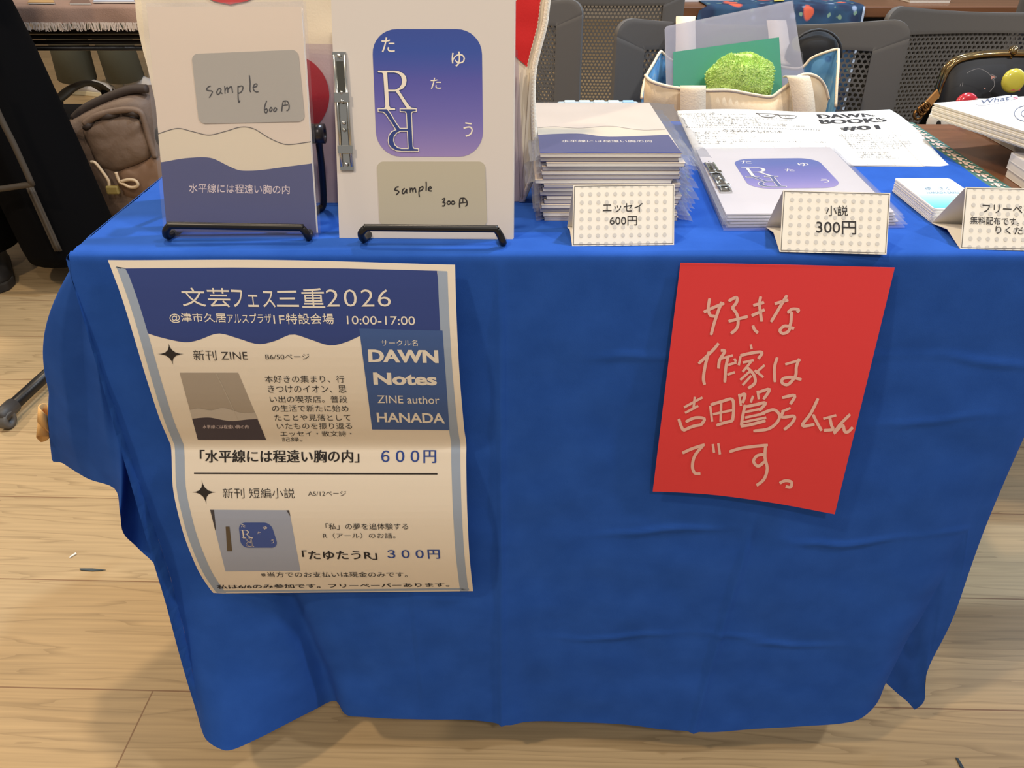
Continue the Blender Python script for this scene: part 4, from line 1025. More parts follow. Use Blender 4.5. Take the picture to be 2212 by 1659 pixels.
for k in range(52): stroke(m, SS, [(1482 + k * 5.6, 275.6 + k * 0.12), (1485 + k * 5.6, 275.7 + k * 0.12)], 0.9, 0.0005, 1, 1)
m.build('lettering', INK2, top_sheet)
m = MB()
for cx_, cy_ in ((1657, 251.5), (1701, 253)): stroke(m, SS, [(cx_ - 20, cy_ - 3.5), (cx_, cy_ - 4.2), (cx_ + 18, cy_ - 3), (cx_ + 17, cy_ + 1), (cx_ + 8, cy_ + 3.6), (cx_ - 6, cy_ + 3.6), (cx_ - 15, cy_ + 1), (cx_ - 20, cy_ - 3.5)], 1.3, 0.0005, 5, 1)
stroke(m, SS, [(1632, 247.4), (1640, 248.3)], 2.2, 0.0005, 1, 1); stroke(m, SS, [(1674, 249), (1680, 248.8), (1684, 249.6)], 1.8, 0.0005, 3, 1); text(m, SS, '縹', 1653, 1661, 249.4, 253, lift=0.0005); text(m, SS, 'さく', 1692, 1708, 251, 254.5, lift=0.0005)
m.build('glasses_print', INK2, top_sheet)

# ---- cream bag with red dots standing behind the samples
bag = empty('cream_dotted_bag', (-0.18, 0.15, 0.70), 'cream cotton bag with large red dots, upright behind the two samples', 'bag')
Sb = Plane((0, 0.128, 0.70), V((0, -1, 0.28)).normalized())
LB = smooth_path([(282, -150), (286, -30), (288, 0), (291, 40), (300, 90), (316, 150), (330, 215), (337, 260), (343, 320), (350, 400), (352, 440)], 4)
RB = smooth_path([(1204, -150), (1196, -30), (1190, 0), (1183, 55), (1169, 108), (1160, 150), (1157, 200), (1159, 260), (1162, 330), (1156, 380), (1143, 415), (1132, 440)], 4)
def bag_at(x, y, l): return Sb.at(x, y, l)
m = MB(); rows = []; backr = []
bl_ = lambda y: interp([(p[1], p[0]) for p in LB], y); br_ = lambda y: interp([(p[1], p[0]) for p in RB], y)
ys = [lerp(-150, 438, j / 52) for j in range(53)]
def puff(k): return 0.010 * math.sin(math.pi * min(1, max(0, k))) ** 0.6 if 0 < k < 1 else 0.0
for y in ys:
    r = []; r2 = []
    for i in range(49):
        k = i / 48; x = lerp(bl_(y) , br_(y) - 8, k); h = puff(k) * 0.4 + 0.0015 * noise.noise(V((k * 12, y * 0.02, 4)))
        r.append(Sb.at(x, y, h - 0.004)); r2.append(Sb.at(x, y, -0.012 - puff(k)))
    rows.append(r); backr.append(r2)
m.grid(rows); m.grid(backr)
m.grid([[a[0] for a in rows], [a[0] for a in backr]]); m.grid([[a[-1] for a in rows], [a[-1] for a in backr]]); m.grid([rows[0], backr[0]]); m.grid([rows[-1], backr[-1]])
m.build('body', mat('cream_cotton', (234, 220, 194), 0.9, bump=0.10, bscale=500), bag, True)
def clipdot(cx_, cy_, r, lift):
    mm = MB(); rows = []
    for j in range(25):
        y = cy_ - r + 2 * r * j / 24; hw = math.sqrt(max(0, r * r - (y - cy_) ** 2)); x0, x1 = cx_ - hw, cx_ + hw
        lo, hi = bl_(y) + 3, br_(y) - 22; x0, x1 = max(min(x0, hi), lo), max(min(x1, hi), lo); row = []
        for i in range(17):
            x = lerp(x0, x1, i / 16); k = (x - bl_(y)) / (br_(y) - 8 - bl_(y)); row.append(Sb.at(x, y, puff(k) * 0.4 + 0.0015 * noise.noise(V((k * 12, y * 0.02, 4))) - 0.004 + lift))
        rows.append(row)
    mm.grid(rows); return mm
redp = mat('red_dot_print', (205, 22, 22), 0.8, bump=0.1, bscale=500)
for cx_, cy_, r in ((622, 207, 90), (498, -79, 89), (1181, 62, 90), (905, 100, 90), (390, 300, 88)): clipdot(cx_, cy_, r, 0.0016).build('red_dot', redp, bag, True)
m = MB(); rows = []
for y in [lerp(-150, 436, j / 52) for j in range(53)]: rows.append([Sb.at(br_(y) - o_, y, l_) for o_, l_ in ((13, -0.0015), (12, 0.0008), (7, 0.0016), (2, 0.0008), (0, -0.002))])
m.grid(rows); solid(m.build('binding', mat('white_binding', (240, 230, 212), 0.85, bump=0.4, bscale=600), bag, True), 0.001, -1)
m = MB()
for j in range(56):
    y = lerp(-20, 430, j / 55); stroke(m, type('q', (), {'at': lambda s, x, y, l=0: Sb.at(x, y, l)})(), [(br_(y) - 7, y), (br_(y + 4) - 7, y + 4)], 2.0, 0.0022, 1, 1)
    if y < 150: stroke(m, type('q', (), {'at': lambda s, x, y, l=0: Sb.at(x, y, l)})(), [(br_(y) - 22, y), (br_(y + 4) - 22, y + 4)], 1.4, 0.0008, 1, 1)
m.build('stitching', mat('cream_thread', (226, 206, 178), 0.8), bag)
# clear pocket over the lower part
lav = film('lavender_film', tint=(226, 220, 236), haze=0.05, rough=0.15, hazecol=(190, 180, 205))
m = MB(); sleeve_sheet(m, Sb, [(655, 96), (1118, 110), (1135, 436), (650, 436)], 0.006, 20, 14, 0.002, 3); m.build('clear_pocket', lav, bag, True)
m = MB()
for x0, x1 in ((1140, 1129), (1121, 1128)): stroke(m, Sb, [(x0 + 8, 150), (x0, 260), (x1, 430)], 5, 0.0015, 6, 1)
m.build('side_seam', mat('cream_cotton_seam', (222, 206, 180), 0.9), bag)

# ---- white zines at the neighbour's place
def block_stack(name, n, o, e1, e2, L1, L2, z0, z1, labels, cat, group, mt, jit=0.001, seed=1):
    rg = random.Random(seed); e1 = V((e1.x, e1.y, 0)).normalized(); e2 = V((e2.x, e2.y, 0)); e2 = (e2 - e2.project(e1)).normalized(); h = (z1 - z0) / n; res = []
    for k in range(n):
        j = e1 * rg.uniform(-jit, jit) + e2 * rg.uniform(-jit, jit) if k < n - 1 else V()
        p = V((o.x, o.y, z0 + k * h)) + j; q = [p, p + e1 * L1, p + e1 * L1 + e2 * L2, p + e2 * L2]
        t = empty(name, p, labels[0] if k == n - 1 else labels[1], cat, group)
        m = MB(); m.prism(q, V((0, 0, h * 0.12))); m.build('back_cover', mt[0], t)
        m = MB(); m.prism([V((a.x, a.y, a.z + h * 0.12)) for a in q], V((0, 0, h * 0.72))); m.build('pages', mt[1], t)
        m = MB(); m.prism([V((a.x, a.y, a.z + h * 0.84)) for a in q], V((0, 0, h * 0.13))); m.build('front_cover', mt[0], t)
        res.append(t)
    return res, (q, z0 + n * h - 0.03 * h)
zw = mat('zine_cover', (244, 241, 236), 0.5); zp = mat('zine_pages', (206, 196, 172), 0.8)
zo = az(2017, 222.5, 0.750); ze1 = az(2212, 283, 0.750) - zo; ze2 = az(2212, 193.5, 0.750) - zo
st_, (zq, zz) = block_stack('zine', 9, zo, ze1, ze2, 0.182, 0.257, 0.7335, 0.750, ['white zine with handwritten title, topmost of the overhanging pile', 'white zine under the topmost one of the overhanging pile'], 'book', 'white zines in the overhanging pile', (zw, zp), 0.0012, 2)
Sz = Plane((0, 0, zz), (0, 0, 1)); m = MB()
flat(m, Sz, [(2155 + 46 * math.cos(g) - 2, 217 + 7.5 * math.sin(g) - 8 * math.cos(g)) for g in [2 * math.pi * k / 24 for k in range(24)]], 0.0003); m.build('oval_print', mat('pale_lilac_print', (205, 206, 216), 0.6), st_[-1])
m = MB(); text(m, Sz, 'What’', 2117, 2184, 217, 226, 206.5, 216, lift=0.0006, slant=2); m.build('title_lettering', mat('slate_ink', (84, 92, 116), 0.6), st_[-1])
m = MB(); text(m, Sz, 's', 2188, 2199, 210.5, 215.5, 209, 214, lift=0.0006); m.build('title_lettering', mat('pink_ink', (236, 120, 140), 0.6), st_[-1])
m = MB()
for rx_, ry_ in ((28, 17), (13, 8.5)): stroke(m, Sz, [(2219 + rx_ * math.cos(g), 246 + ry_ * math.sin(g)) for g in [2 * math.pi * k / 20 for k in range(21)]], 1.3, 0.0005, 2, 1)
m.build('ring_print', mat('slate_ink', (84, 92, 116), 0.6), st_[-1])
lo = az(2091, 268, 0.7005); le1 = az(2212, 333, 0.7005) - lo
block_stack('thick_zine', 6, lo, le1, V((1, 0.35, 0)), 0.182, 0.13, 0.6975, 0.733, ['grey edged thick zine, topmost of the pile under the overhanging white zines', 'grey edged thick zine lower in the pile under the overhanging white zines'], 'book', 'thick zines on the brown table', (mat('grey_cover', (196, 190, 184), 0.6), mat('grey_pages', (176, 168, 158), 0.8)), 0.003, 3)
wo = az(2172, 389, 0.6975)
block_stack('white_booklet', 3, wo + V((0.004, 0.012, 0)), az(2200, 409, 0.6975) - wo, V((1, 0.5, 0)), 0.148, 0.21, 0.6975, 0.724, ['white thick booklet, topmost of the near pile at the edge of the brown table', 'white thick booklet lower in the near pile at the edge of the brown table'], 'book', 'white booklets in the near pile', (zw, mat('white_page_edges', (222, 219, 216), 0.8)), 0.003, 8)

# ---- pale blue calculator tipped up behind the essays
cal = empty('calculator', (0.11, 0.42, 0.70), 'pale blue calculator with round-cornered keys behind the tall essay stack', 'calculator')
ca, cb_ = ay(1208, 218, 0.43), ay(1378, 212, 0.43); cu_ = (cb_ - ca).normalized(); cdn = V((0, -0.085, 0))
h0 = ca.z; cback = V((0.058, 0.432, h0)); cfront = V((0.058, 0.315, 0.703)); cw = 0.105
vv = (cback - cfront); nn_ = V((1, 0, 0)).cross(vv).normalized(); nn_ = nn_ if nn_.z > 0 else -nn_
m = MB(); q = [cfront, cfront + V((cw, 0, 0)), cback + V((cw, 0, 0)), cback]; m.prism([p - nn_ * 0.008 for p in q], nn_ * 0.008); bevel(m.build('body', mat('pale_blue_plastic', (188, 206, 212), 0.45), cal), 0.003)
for r in range(6):
    for c_ in range(5):
        m = MB(); o_ = cfront + V((0.009 + c_ * 0.0187, 0, 0)) + vv * (0.06 + r * 0.157) + nn_ * 0.0006
        m.prism([o_, o_ + V((0.0145, 0, 0)), o_ + V((0.0145, 0, 0)) + vv * 0.115, o_ + vv * 0.115], nn_ * 0.0028); bevel(m.build('key', mat('pale_key', (198, 214, 218), 0.45) if not (r == 5 and c_ == 4) else mat('blue_key', (150, 186, 214), 0.45), cal), 0.0012)
# ------------------------------------------------------------------ the two small photographs printed on the poster
class Quad:
    """a unit square (u right, v down) laid on the poster"""
    def __init__(s, tl, tr, br, bl): s.q = (tl, tr, br, bl)
    def at(s, u, v, lift=0.0):
        tl, tr, br, bl = s.q
        return PS.at(lerp(lerp(tl[0], tr[0], u), lerp(bl[0], br[0], u), v), lerp(lerp(tl[1], tr[1], u), lerp(bl[1], br[1], u), v), 0.00016 + lift * 0.6)
Q1 = Quad((388, 805), (514.7, 805), (575, 949.7), (427.5, 949.7))
m = MB(); patch(m, Q1, [(0, 0), (1, 0)], [(0, 1), (1, 1)], 10, 70, 0); pic = m.build('picture_print', mat('taupe_photo_print', (172, 160, 146), 0.65), poster, True)
w1 = smooth_path([(0, 0.555), (0.15, 0.53), (0.33, 0.56), (0.55, 0.525), (0.8, 0.60), (1, 0.59)], 5); w2 = smooth_path([(0, 0.685), (0.25, 0.665), (0.45, 0.70), (0.6, 0.72), (0.8, 0.70), (1, 0.685)], 5)
m = MB(); patch(m, Q1, w1, w2, 24, 20, 0.0002); m.build('cream_print', mat('grey_cream_print', (196, 186, 174), 0.65), pic)
m = MB(); patch(m, Q1, w2, [(0, 1), (1, 1)], 24, 30, 0.0002); m.build('dark_print', mat('dark_plum_print', (62, 54, 68), 0.6), pic)
m = MB(); text(m, PS, '水平線には程遠い胸の内', 438, 537, 917, 925, lift=0.0006); m.build('title_lettering', mat('pale_pink_print', (232, 214, 214), 0.6), pic)
m = MB(); stroke(m, Q1, [(0.62, 0.02), (0.66, 0.3), (0.70, 0.7)], 0.012, 0.0003, 4, 1); m.build('gloss_print', mat('pale_taupe_print', (190, 180, 166), 0.6), pic)
Q2 = Quad((454, 1101), (624.8, 1102), (649, 1232.7), (487, 1234))
m = MB(); patch(m, Q2, [(0, 0), (1, 0)], [(0, 1), (1, 1)], 12, 70, 0); pic = m.build('picture_print', mat('blue_grey_photo_print', (164, 172, 192), 0.65), poster, True)
m = MB(); patch(m, Q2, [(0, 0), (0.05, 0)], [(0.0, 0.33), (0.012, 0.33)], 1, 5, 0.0002); patch(m, Q2, [(0.965, 0), (1, 0)], [(0.998, 0.1), (1, 0.1)], 1, 2, 0.0002); m.build('dark_corner_print', mat('dark_grey_print', (66, 62, 66), 0.6), pic)
m = MB(); 
rr_ = rrect([(515, 1128.5), (585, 1128.5), (602, 1182.5), (521, 1182.5)], 15); c_ = (555, 1155)
for i in range(len(rr_)): m.add([PS.at(*c_, 0.0004), PS.at(*rr_[i], 0.0004), PS.at(*rr_[(i + 1) % len(rr_)], 0.0004)], [(0, 1, 2)])
m.build('blue_print', mat('mid_blue_print', (58, 84, 156), 0.6), pic)
m = MB(); patch(m, PS, [(487.6, 1137), (496, 1137)], [(491, 1190), (501.8, 1190)], 1, 6, 0.0004); m.build('fastener_print', mat('brown_print', (92, 78, 60), 0.6), pic)
for t_, a in (('た', (521, 530, 1131, 1138)), ('ゆ', (568, 577.5, 1136, 1143)), ('た', (556, 564, 1147, 1153)), ('う', (585, 592, 1164, 1173))):
    m = MB(); text(m, PS, t_, *a, lift=0.0006); m.build('lettering', WHITE_INK, pic)
m = MB(); put_r(m, PS, [(520, 1144), (541, 1144), (546, 1161), (522, 1161)], 0, 0.0006); m.build('lettering', WHITE_INK, pic)
m = MB(); put_r(m, PS, [(549, 1180), (529, 1180), (526, 1161), (546, 1161)], 0.02, 0.0006); m.build('lettering', WHITE_INK, pic)
m = MB(); put_r(m, PS, [(549, 1180), (529, 1180), (526, 1161), (546, 1161)], -0.015, 0.0008); m.build('lettering', navy2, pic)

# ------------------------------------------------------------------ perforated chairs behind the table
chair_m = mat('charcoal_plastic', (103, 101, 100), 0.42, spec=0.5, bump=0.05, bscale=900)
def bk(x, z, W=0.48):
    """backrest surface in chair space; the sitter faces -y"""
    t = x / (W / 2); y = -0.045 * t * t + 0.06 * (z - 0.42) + 0.03 * max(0, (0.5 - z)) * 0
    return V((x, 0.20 + y, z))
def chair_proto():
    t = empty('mesh_chair', (0, 0, 0), 'x', 'chair', 'perforated charcoal chairs behind the table')
    W, zb, zt_ = 0.48, 0.43, 0.786
    top = lambda x: zt_ - 0.018 * (1 - (x / (W / 2)) ** 2)
    inner = lambda: None
    # perforated panel
    m = MB(); pit = 0.0088; rh = pit * math.sqrt(3) / 2; hx0, hx1, hz0, hz1 = -0.196, 0.196, zb + 0.035, zt_ - 0.046
    nr = int((hz1 - hz0) / rh); nc = int((hx1 - hx0) / pit); vid = {}
    R = pit / math.sqrt(3); r_ = 0.0034
    def vert(x, z):
        k = (round(x, 5), round(z, 5))
        if k not in vid: vid[k] = len(m.v); m.v.append(tuple(bk(x, z)))
        return vid[k]
    for j in range(nr):
        for i in range(nc):
            cx_ = hx0 + (i + 0.5 + (0.5 if j % 2 else 0)) * pit; cz = hz0 + j * rh
            o = [vert(cx_ + R * math.sin(a), cz + R * math.cos(a)) for a in [math.pi / 3 * k for k in range(6)]]
            n0 = len(m.v); m.v += [tuple(bk(cx_ + r_ * math.sin(a), cz + r_ * math.cos(a))) for a in [math.pi / 3 * k for k in range(6)]]
            for k in range(6): m.f.append((o[k], o[(k + 1) % 6], n0 + (k + 1) % 6, n0 + k)); m.mi.append(0)
    pz1 = hz0 + (nr - 1) * rh
    o = m.build('backrest', chair_m, t); solid(o, 0.0045, 0)
    # solid surround
    m = MB(); NXc = 40
    X0, X1, Z0, Z1 = hx0 + pit * 0.6, hx0 + nc * pit - pit * 0.1, hz0 - R * 0.4, pz1 + R * 0.4
    def strip_(f0, f1, n=40, k=6):
        rows = []
        for i in range(n + 1):
            a, b = f0(i / n), f1(i / n); rows.append([bk(lerp(a[0], b[0], q / k), lerp(a[1], b[1], q / k)) for q in range(k + 1)])
        m.grid(rows)
    rc = 0.030
    def outer(u):
        x = lerp(-W / 2, W / 2, u); d = W / 2 - abs(x); z = top(x)
        if d < rc: z -= rc - math.sqrt(max(0, rc * rc - (rc - d) ** 2))
        return (x, z)
    e_ = lambda u: (1 - math.cos(u * math.pi)) / 2
    strip_(lambda u: outer(e_(u)), lambda u: (lerp(X0, X1, max(0, min(1, (lerp(-W / 2, W / 2, e_(u)) - X0) / (X1 - X0)))), Z1))
    strip_(lambda u: (-W / 2 + 0.0, lerp(zt_ - rc, zb, u)), lambda u: (X0, lerp(Z1, Z0, u)))
    strip_(lambda u: (W / 2, lerp(zt_ - rc, zb, u)), lambda u: (X1, lerp(Z1, Z0, u)))
    strip_(lambda u: (lerp(-W / 2, W / 2, u), zb), lambda u: (lerp(X0, X1, u), Z0))
    o = m.build('back_frame', chair_m, t, True); solid(o, 0.012, 0); bevel(o, 0.003)
    m = MB(); rows = []
    for j in range(15):
        v = j / 14; y = lerp(0.20, -0.24, v); zz_ = 0.43 + 0.012 * math.cos(v * 3) - (0.03 * max(0, v - 0.8) / 0.2)
        rows.append([V((lerp(-0.22, 0.22, i / 16) * (1 - 0.06 * v), y, zz_ + 0.016 * (abs(i - 8) / 8) ** 2)) for i in range(17)])
    m.grid(rows); o = m.build('seat', chair_m, t, True); solid(o, 0.016, -1); bevel(o, 0.004)
    for sx in (-1, 1):
        m = MB(); swept(m, [(sx * 0.232, 0.19, 0.46), (sx * 0.225, 0.15, 0.41), (sx * 0.235, -0.10, 0.405), (sx * 0.238, -0.22, 0.39), (sx * 0.241, -0.255, 0.34), (sx * 0.243, -0.27, 0.012)], 0.011); m.build('leg', blackm, t, True)
        m = MB(); swept(m, [(sx * 0.225, -0.02, 0.405), (sx * 0.235, 0.06, 0.34), (sx * 0.243, 0.24, 0.012)], 0.011); m.build('leg', blackm, t, True)
        for yy in (-0.27, 0.24):
            m = MB(); m.lathe([(0.0, 0.0), (0.015, 0.0), (0.016, 0.012), (0.012, 0.02)], (sx * 0.243, yy, 0.0), 14); m.build('foot_cap', darkp, t, True)
    return t
ch0 = chair_proto()
def place(o, x, y, rz, lab): o.location = (x, y, 0); o.rotation_euler = (0, 0, math.radians(rz)); o['label'] = lab
place(ch0, 0.405, 0.60, -2, 'perforated charcoal chair whose seat holds the cream tote bag')
place(dup(ch0), -0.102, 0.88, 0, 'perforated charcoal chair standing directly behind the red-dotted cream bag')
place(dup(ch0), 0.915, 0.76, -3, 'perforated charcoal chair behind the black clasp purse')
place(dup(ch0), 0.19, 1.62, 172, 'perforated charcoal chair farther back, between the dotted bag and the tote bag chair')
place(dup(ch0), 1.42, 1.55, 178, 'perforated charcoal chair in the back row behind the clasp purse chair')
# ------------------------------------------------------------------ tote bag with its contents, on the chair
tote_c = mat('cream_canvas', (228, 204, 168), 0.9, bump=0.15, bscale=420); tote_w = mat('cream_webbing', (238, 218, 188), 0.9, bump=0.25, bscale=400)
def floral(name, base, cols, scale):
    m = mat(name, base, 0.85); nt = m.node_tree; N = nt.nodes; L = nt.links; b = N['Principled BSDF']; tc = [n for n in N if n.type == 'TEX_COORD'][0]
    prev = None
    rgb = N.new('ShaderNodeRGB'); rgb.outputs[0].default_value = (*srgb(base), 1); prev = rgb.outputs[0]
    for k, (c, sc_, lo, hi) in enumerate(cols):
        w_ = N.new('ShaderNodeTexNoise'); w_.inputs['Scale'].default_value = sc_ * scale * 0.8; w_.inputs['Detail'].default_value = 2
        mp = N.new('ShaderNodeMapping'); mp.inputs['Location'].default_value = (k * 7.3, k * 3.1, k * 1.7); L.new(tc.outputs['Object'], mp.inputs[0]); L.new(mp.outputs[0], w_.inputs['Vector'])
        ad = N.new('ShaderNodeVectorMath'); ad.operation = 'SCALE'; ad.inputs['Scale'].default_value = 0.6 / (sc_ * scale); L.new(w_.outputs['Color'], ad.inputs[0])
        a2 = N.new('ShaderNodeVectorMath'); a2.operation = 'ADD'; L.new(mp.outputs[0], a2.inputs[0]); L.new(ad.outputs[0], a2.inputs[1])
        v = N.new('ShaderNodeTexVoronoi'); v.inputs['Scale'].default_value = sc_ * scale; L.new(a2.outputs[0], v.inputs['Vector'])
        r = N.new('ShaderNodeValToRGB'); r.color_ramp.elements[0].position = lo; r.color_ramp.elements[0].color = (1, 1, 1, 1); r.color_ramp.elements[1].position = hi; r.color_ramp.elements[1].color = (0, 0, 0, 1); L.new(v.outputs['Distance'], r.inputs[0])
        mx = N.new('ShaderNodeMix'); mx.data_type = 'RGBA'; L.new(r.outputs[0], mx.inputs[0]); L.new(prev, mx.inputs[6]); mx.inputs[7].default_value = (*srgb(c), 1); prev = mx.outputs[2]
    L.new(prev, b.inputs['Base Color']); return m
tote_b = floral('blue_floral_lining', (84, 140, 186), [((120, 172, 208), 1.0, 0.3, 0.45), ((60, 108, 160), 1.7, 0.15, 0.25), ((214, 190, 150), 2.6, 0.10, 0.17), ((196, 150, 140), 3.1, 0.06, 0.1)], 22)
tote = empty('tote_bag', (0.39, 0.60, 0.45), 'open cream canvas tote bag lined in blue cloth, on a chair behind the free papers', 'bag')
YF, YB_ = 0.53, 0.665
def solidbuild(m, name, mt, par, th=0.0014, sm=True): o = m.build(name, mt, par, sm); solid(o, th, 0); return o
# front panel: rim traced along the photo, hanging to the seat
RIM = smooth_path([(1394, 164, YF + 0.03), (1405, 176, YF + 0.01), (1432, 186, YF), (1470, 193, YF - 0.006), (1520, 197, YF - 0.006), (1575, 197, YF), (1625, 206, YF + 0.006), (1664, 211, YF + 0.008), (1682, 200, YF + 0.012), (1700, 186, YF + 0.02), (1722, 168, YF + 0.03), (1745, 162, YF + 0.035), (1768, 170, YF + 0.04), (1782, 190, YF + 0.05), (1789, 215, YF + 0.055)], 4)
rim3 = [ay(*p) for p in RIM]; m = MB(); rows = []
for j in range(13):
    v = j / 12; rows.append([V((lerp(p.x, 0.395 + (p.x - 0.395) * 0.95, v), p.y + 0.012 * math.sin(v * 4 + i * 0.14) * math.sin(v * math.pi) - 0.03 * math.sin(v * math.pi) * (1 - abs(i / len(rim3) - 0.5) * 1.6), lerp(p.z, 0.452, v))) for i, p in enumerate(rim3)])
m.grid(rows); solidbuild(m, 'front_panel', tote_c, tote)
# back panel and side panels with the blue cloth showing
L3 = [ay(x, y, d) for x, y, d in ((1386, 215, YF + 0.03), (1388, 196, YF + 0.04), (1396, 166, YF + 0.06), (1412, 138, YF + 0.09), (1426, 114, YB_), (1434, 118, YB_ + 0.005), (1452, 132, YB_ + 0.01))]
B3 = [ay(x, y, YB_ + 0.01) for x, y in ((1452, 132), (1500, 140), (1580, 142), (1660, 142), (1725, 150), (1752, 128))]
R3 = [ay(x, y, d) for x, y, d in ((1752, 128, YB_ + 0.01), (1780, 116, YB_), (1808, 108, YB_ - 0.005), (1811, 116, YB_ - 0.02), (1810, 150, YB_ - 0.05), (1807, 190, YF + 0.065), (1805, 232, YF + 0.05))]
path = smooth_path([tuple(p) for p in L3 + B3[1:-1] + R3], 4); m = MB(); rows = []
for j in range(9):
    v = j / 8; rows.append([V((lerp(p[0], 0.385 + (p[0] - 0.385) * 0.96, v), p[1], lerp(p[2], 0.452, v))) for p in path])
m.grid(rows); solidbuild(m, 'lined_back_panel', tote_b, tote)
m = MB(); m.tube([V(p) + V((0, 0, 0.001)) for p in path], 0.0022, 6); m.tube([p + V((0, 0, 0.001)) for p in rim3], 0.0024, 6); m.build('rim_seam', tote_w, tote, True)
m = MB(); m.box(0.245, 0.535, YF + 0.005, YB_, 0.450, 0.453); m.build('base_panel', tote_c, tote)
def strap(pts, w_, name='handle', wdir=V((1, 0, 0))):
    P_ = smooth_path([tuple(ay(*p)) for p in pts], 6); m = MB(); m.grid([[V(p) - wdir * w_ / 2, V(p) + wdir * w_ / 2] for p in P_]); solidbuild(m, name, tote_w, tote, 0.002)
sw = 0.035
strap([(1497, 186, YF - 0.012), (1497, 191, YF - 0.016), (1497, 205, YF - 0.019), (1497, 245, YF - 0.024), (1497, 300, YF - 0.028)], sw)
strap([(1715, 166, YF + 0.024), (1724, 166, YF + 0.012), (1730, 185, YF + 0.006), (1735, 215, YF), (1737, 245, YF - 0.004), (1738, 290, YF - 0.008)], sw * 0.9)
strap([(1481, 140, 0.70), (1481, 100, 0.735), (1481, 60, 0.782), (1481, 38, 0.806), (1483, 38, 0.822)], sw * 0.92)
strap([(1690, 140, 0.70), (1684, 100, 0.735), (1680, 64, 0.782), (1677, 46, 0.806), (1677, 46, 0.822)], sw * 0.92)
# clear folder with green paper
folder_m = film('frosted_folder', haze=0.04, rough=0.25, hazecol=(222, 222, 226))
Sf = Plane(ay(1580, 150, 0.61), V((0.05, -1, 0.28)).normalized())
fq = [(1437, 60), (1714, 0), (1740, 172), (1440, 210)]
fold = empty('clear_folder', Sf.at(1590, 205), 'frosted clear plastic folder sticking up out of the cream tote bag', 'folder')
m = MB(); fo = [(1441, 56), (1714, 0), (1724, 78)] + [(1724 - 14 * math.sin(g) + 8 * (1 - math.cos(0)), 78 + 16 - 16 * math.cos(g)) for g in [math.pi * k / 8 for k in range(1, 8)]] + [(1733, 112), (1742, 175), (1742, 230), (1442, 238), (1437, 62)]
m.prism([Sf.at(x, y) for x, y in fo], -Sf.n * 0.0004); m.build('front_sheet', folder_m, fold)
m = MB(); m.prism([Sf.at(x, y) - Sf.n * 0.004 for x, y in [(1441, 56), (1714, 0), (1742, 175), (1742, 230), (1442, 238), (1437, 62)]], -Sf.n * 0.0004); m.build('back_sheet', film('frosted_back_sheet', haze=0.42, rough=0.25, hazecol=(226, 226, 230)), fold)
m = MB(); m.prism([Sf.at(x, y) - Sf.n * 0.002 for x, y in ((1455, 112), (1684, 80), (1694, 232), (1455, 235))], -Sf.n * 0.0006)
tag(m.build('green_paper', mat('green_paper', (44, 190, 142), 0.6)), 'plain green sheet of paper inside the frosted folder', 'paper')
# green towel
tow = MB(); rows = []; cen = ay(1598, 176, 0.578)
random.seed(11)
rx, rz_ = 0.046, 0.036
for j in range(41):
    ph = math.pi * j / 40; r = []
    for i in range(72):
        g = 2 * math.pi * i / 72; d = V((math.cos(g) * math.sin(ph), math.sin(g) * math.sin(ph), math.cos(ph)))
        k = 1 + 0.10 * noise.noise(d * 2.1 + V((4, 0, 0))) - 0.20 * crease(d.z + 0.35 + 0.5 * (d.x - 0.35) ** 2, 0.13) * (d.y < 0.3) * (0.4 + 0.6 * (d.x > 0)) + random.uniform(0, 0.02)
        r.append(cen + V((d.x * rx * k * (1.0 + 0.1 * d.z), d.y * 0.028 * k, d.z * rz_ * k * (1.0 if d.z > 0 else 1.5))))
    rows.append(r)
tow.grid(rows, True)
random.seed(12)
for j in range(4, 36):
    for i in range(72):
        for q in range(3):
            p = rows[j][i].lerp(rows[j + 1][(i + 1) % 72], random.random()) + V((random.uniform(-.001, .001), 0, random.uniform(-.001, .001))); n_ = (p - cen).normalized(); n_ = (n_ + V((random.uniform(-.5, .5), random.uniform(-.5, .5), random.uniform(-.6, .3)))).normalized()
            s_ = n_.cross(V((random.random() - .5, random.random() - .5, random.random() - .5))).normalized() * 0.0008
            tow.add([p - s_, p + s_, p + n_ * 0.0029 + s_ * 0.6, p + n_ * 0.0029 - s_ * 0.6], [(0, 1, 2, 3)])
tag(tow.build('towel', mat('lime_terry', (204, 230, 138), 0.95, var=0.15, vscale=60)), 'rumpled lime green terry towel lying in the mouth of the tote bag', 'towel')
# black pouch behind
m = MB(); rows = []; pc = ay(1752, 122, 0.712)
for j in range(17):
    ph = math.pi * j / 16; rows.append([pc + V((0.042 * math.cos(g) * math.sin(ph), 0.022 * math.sin(g) * math.sin(ph), 0.040 * math.cos(ph) * (1 if math.cos(ph) > 0 else 6.3) + 0.003 * math.sin(8 * ph) * math.sin(ph))) for g in [2 * math.pi * i / 28 for i in range(28)]])
m.grid(rows, True); pou = m.build('black_pouch', mat('black_quilt', (26, 25, 27), 0.7), None, True); tag(pou, 'black quilted pouch tucked behind the folder in the tote bag', 'pouch')
m = MB(); m.tube([pc + V((0.043 * math.cos(g), -0.012, 0.041 * math.sin(g))) for g in [math.pi * k / 12 for k in range(13)]], 0.0022, 6); m.build('zipper', mat('black_zip', (48, 48, 50), 0.5), pou, True)

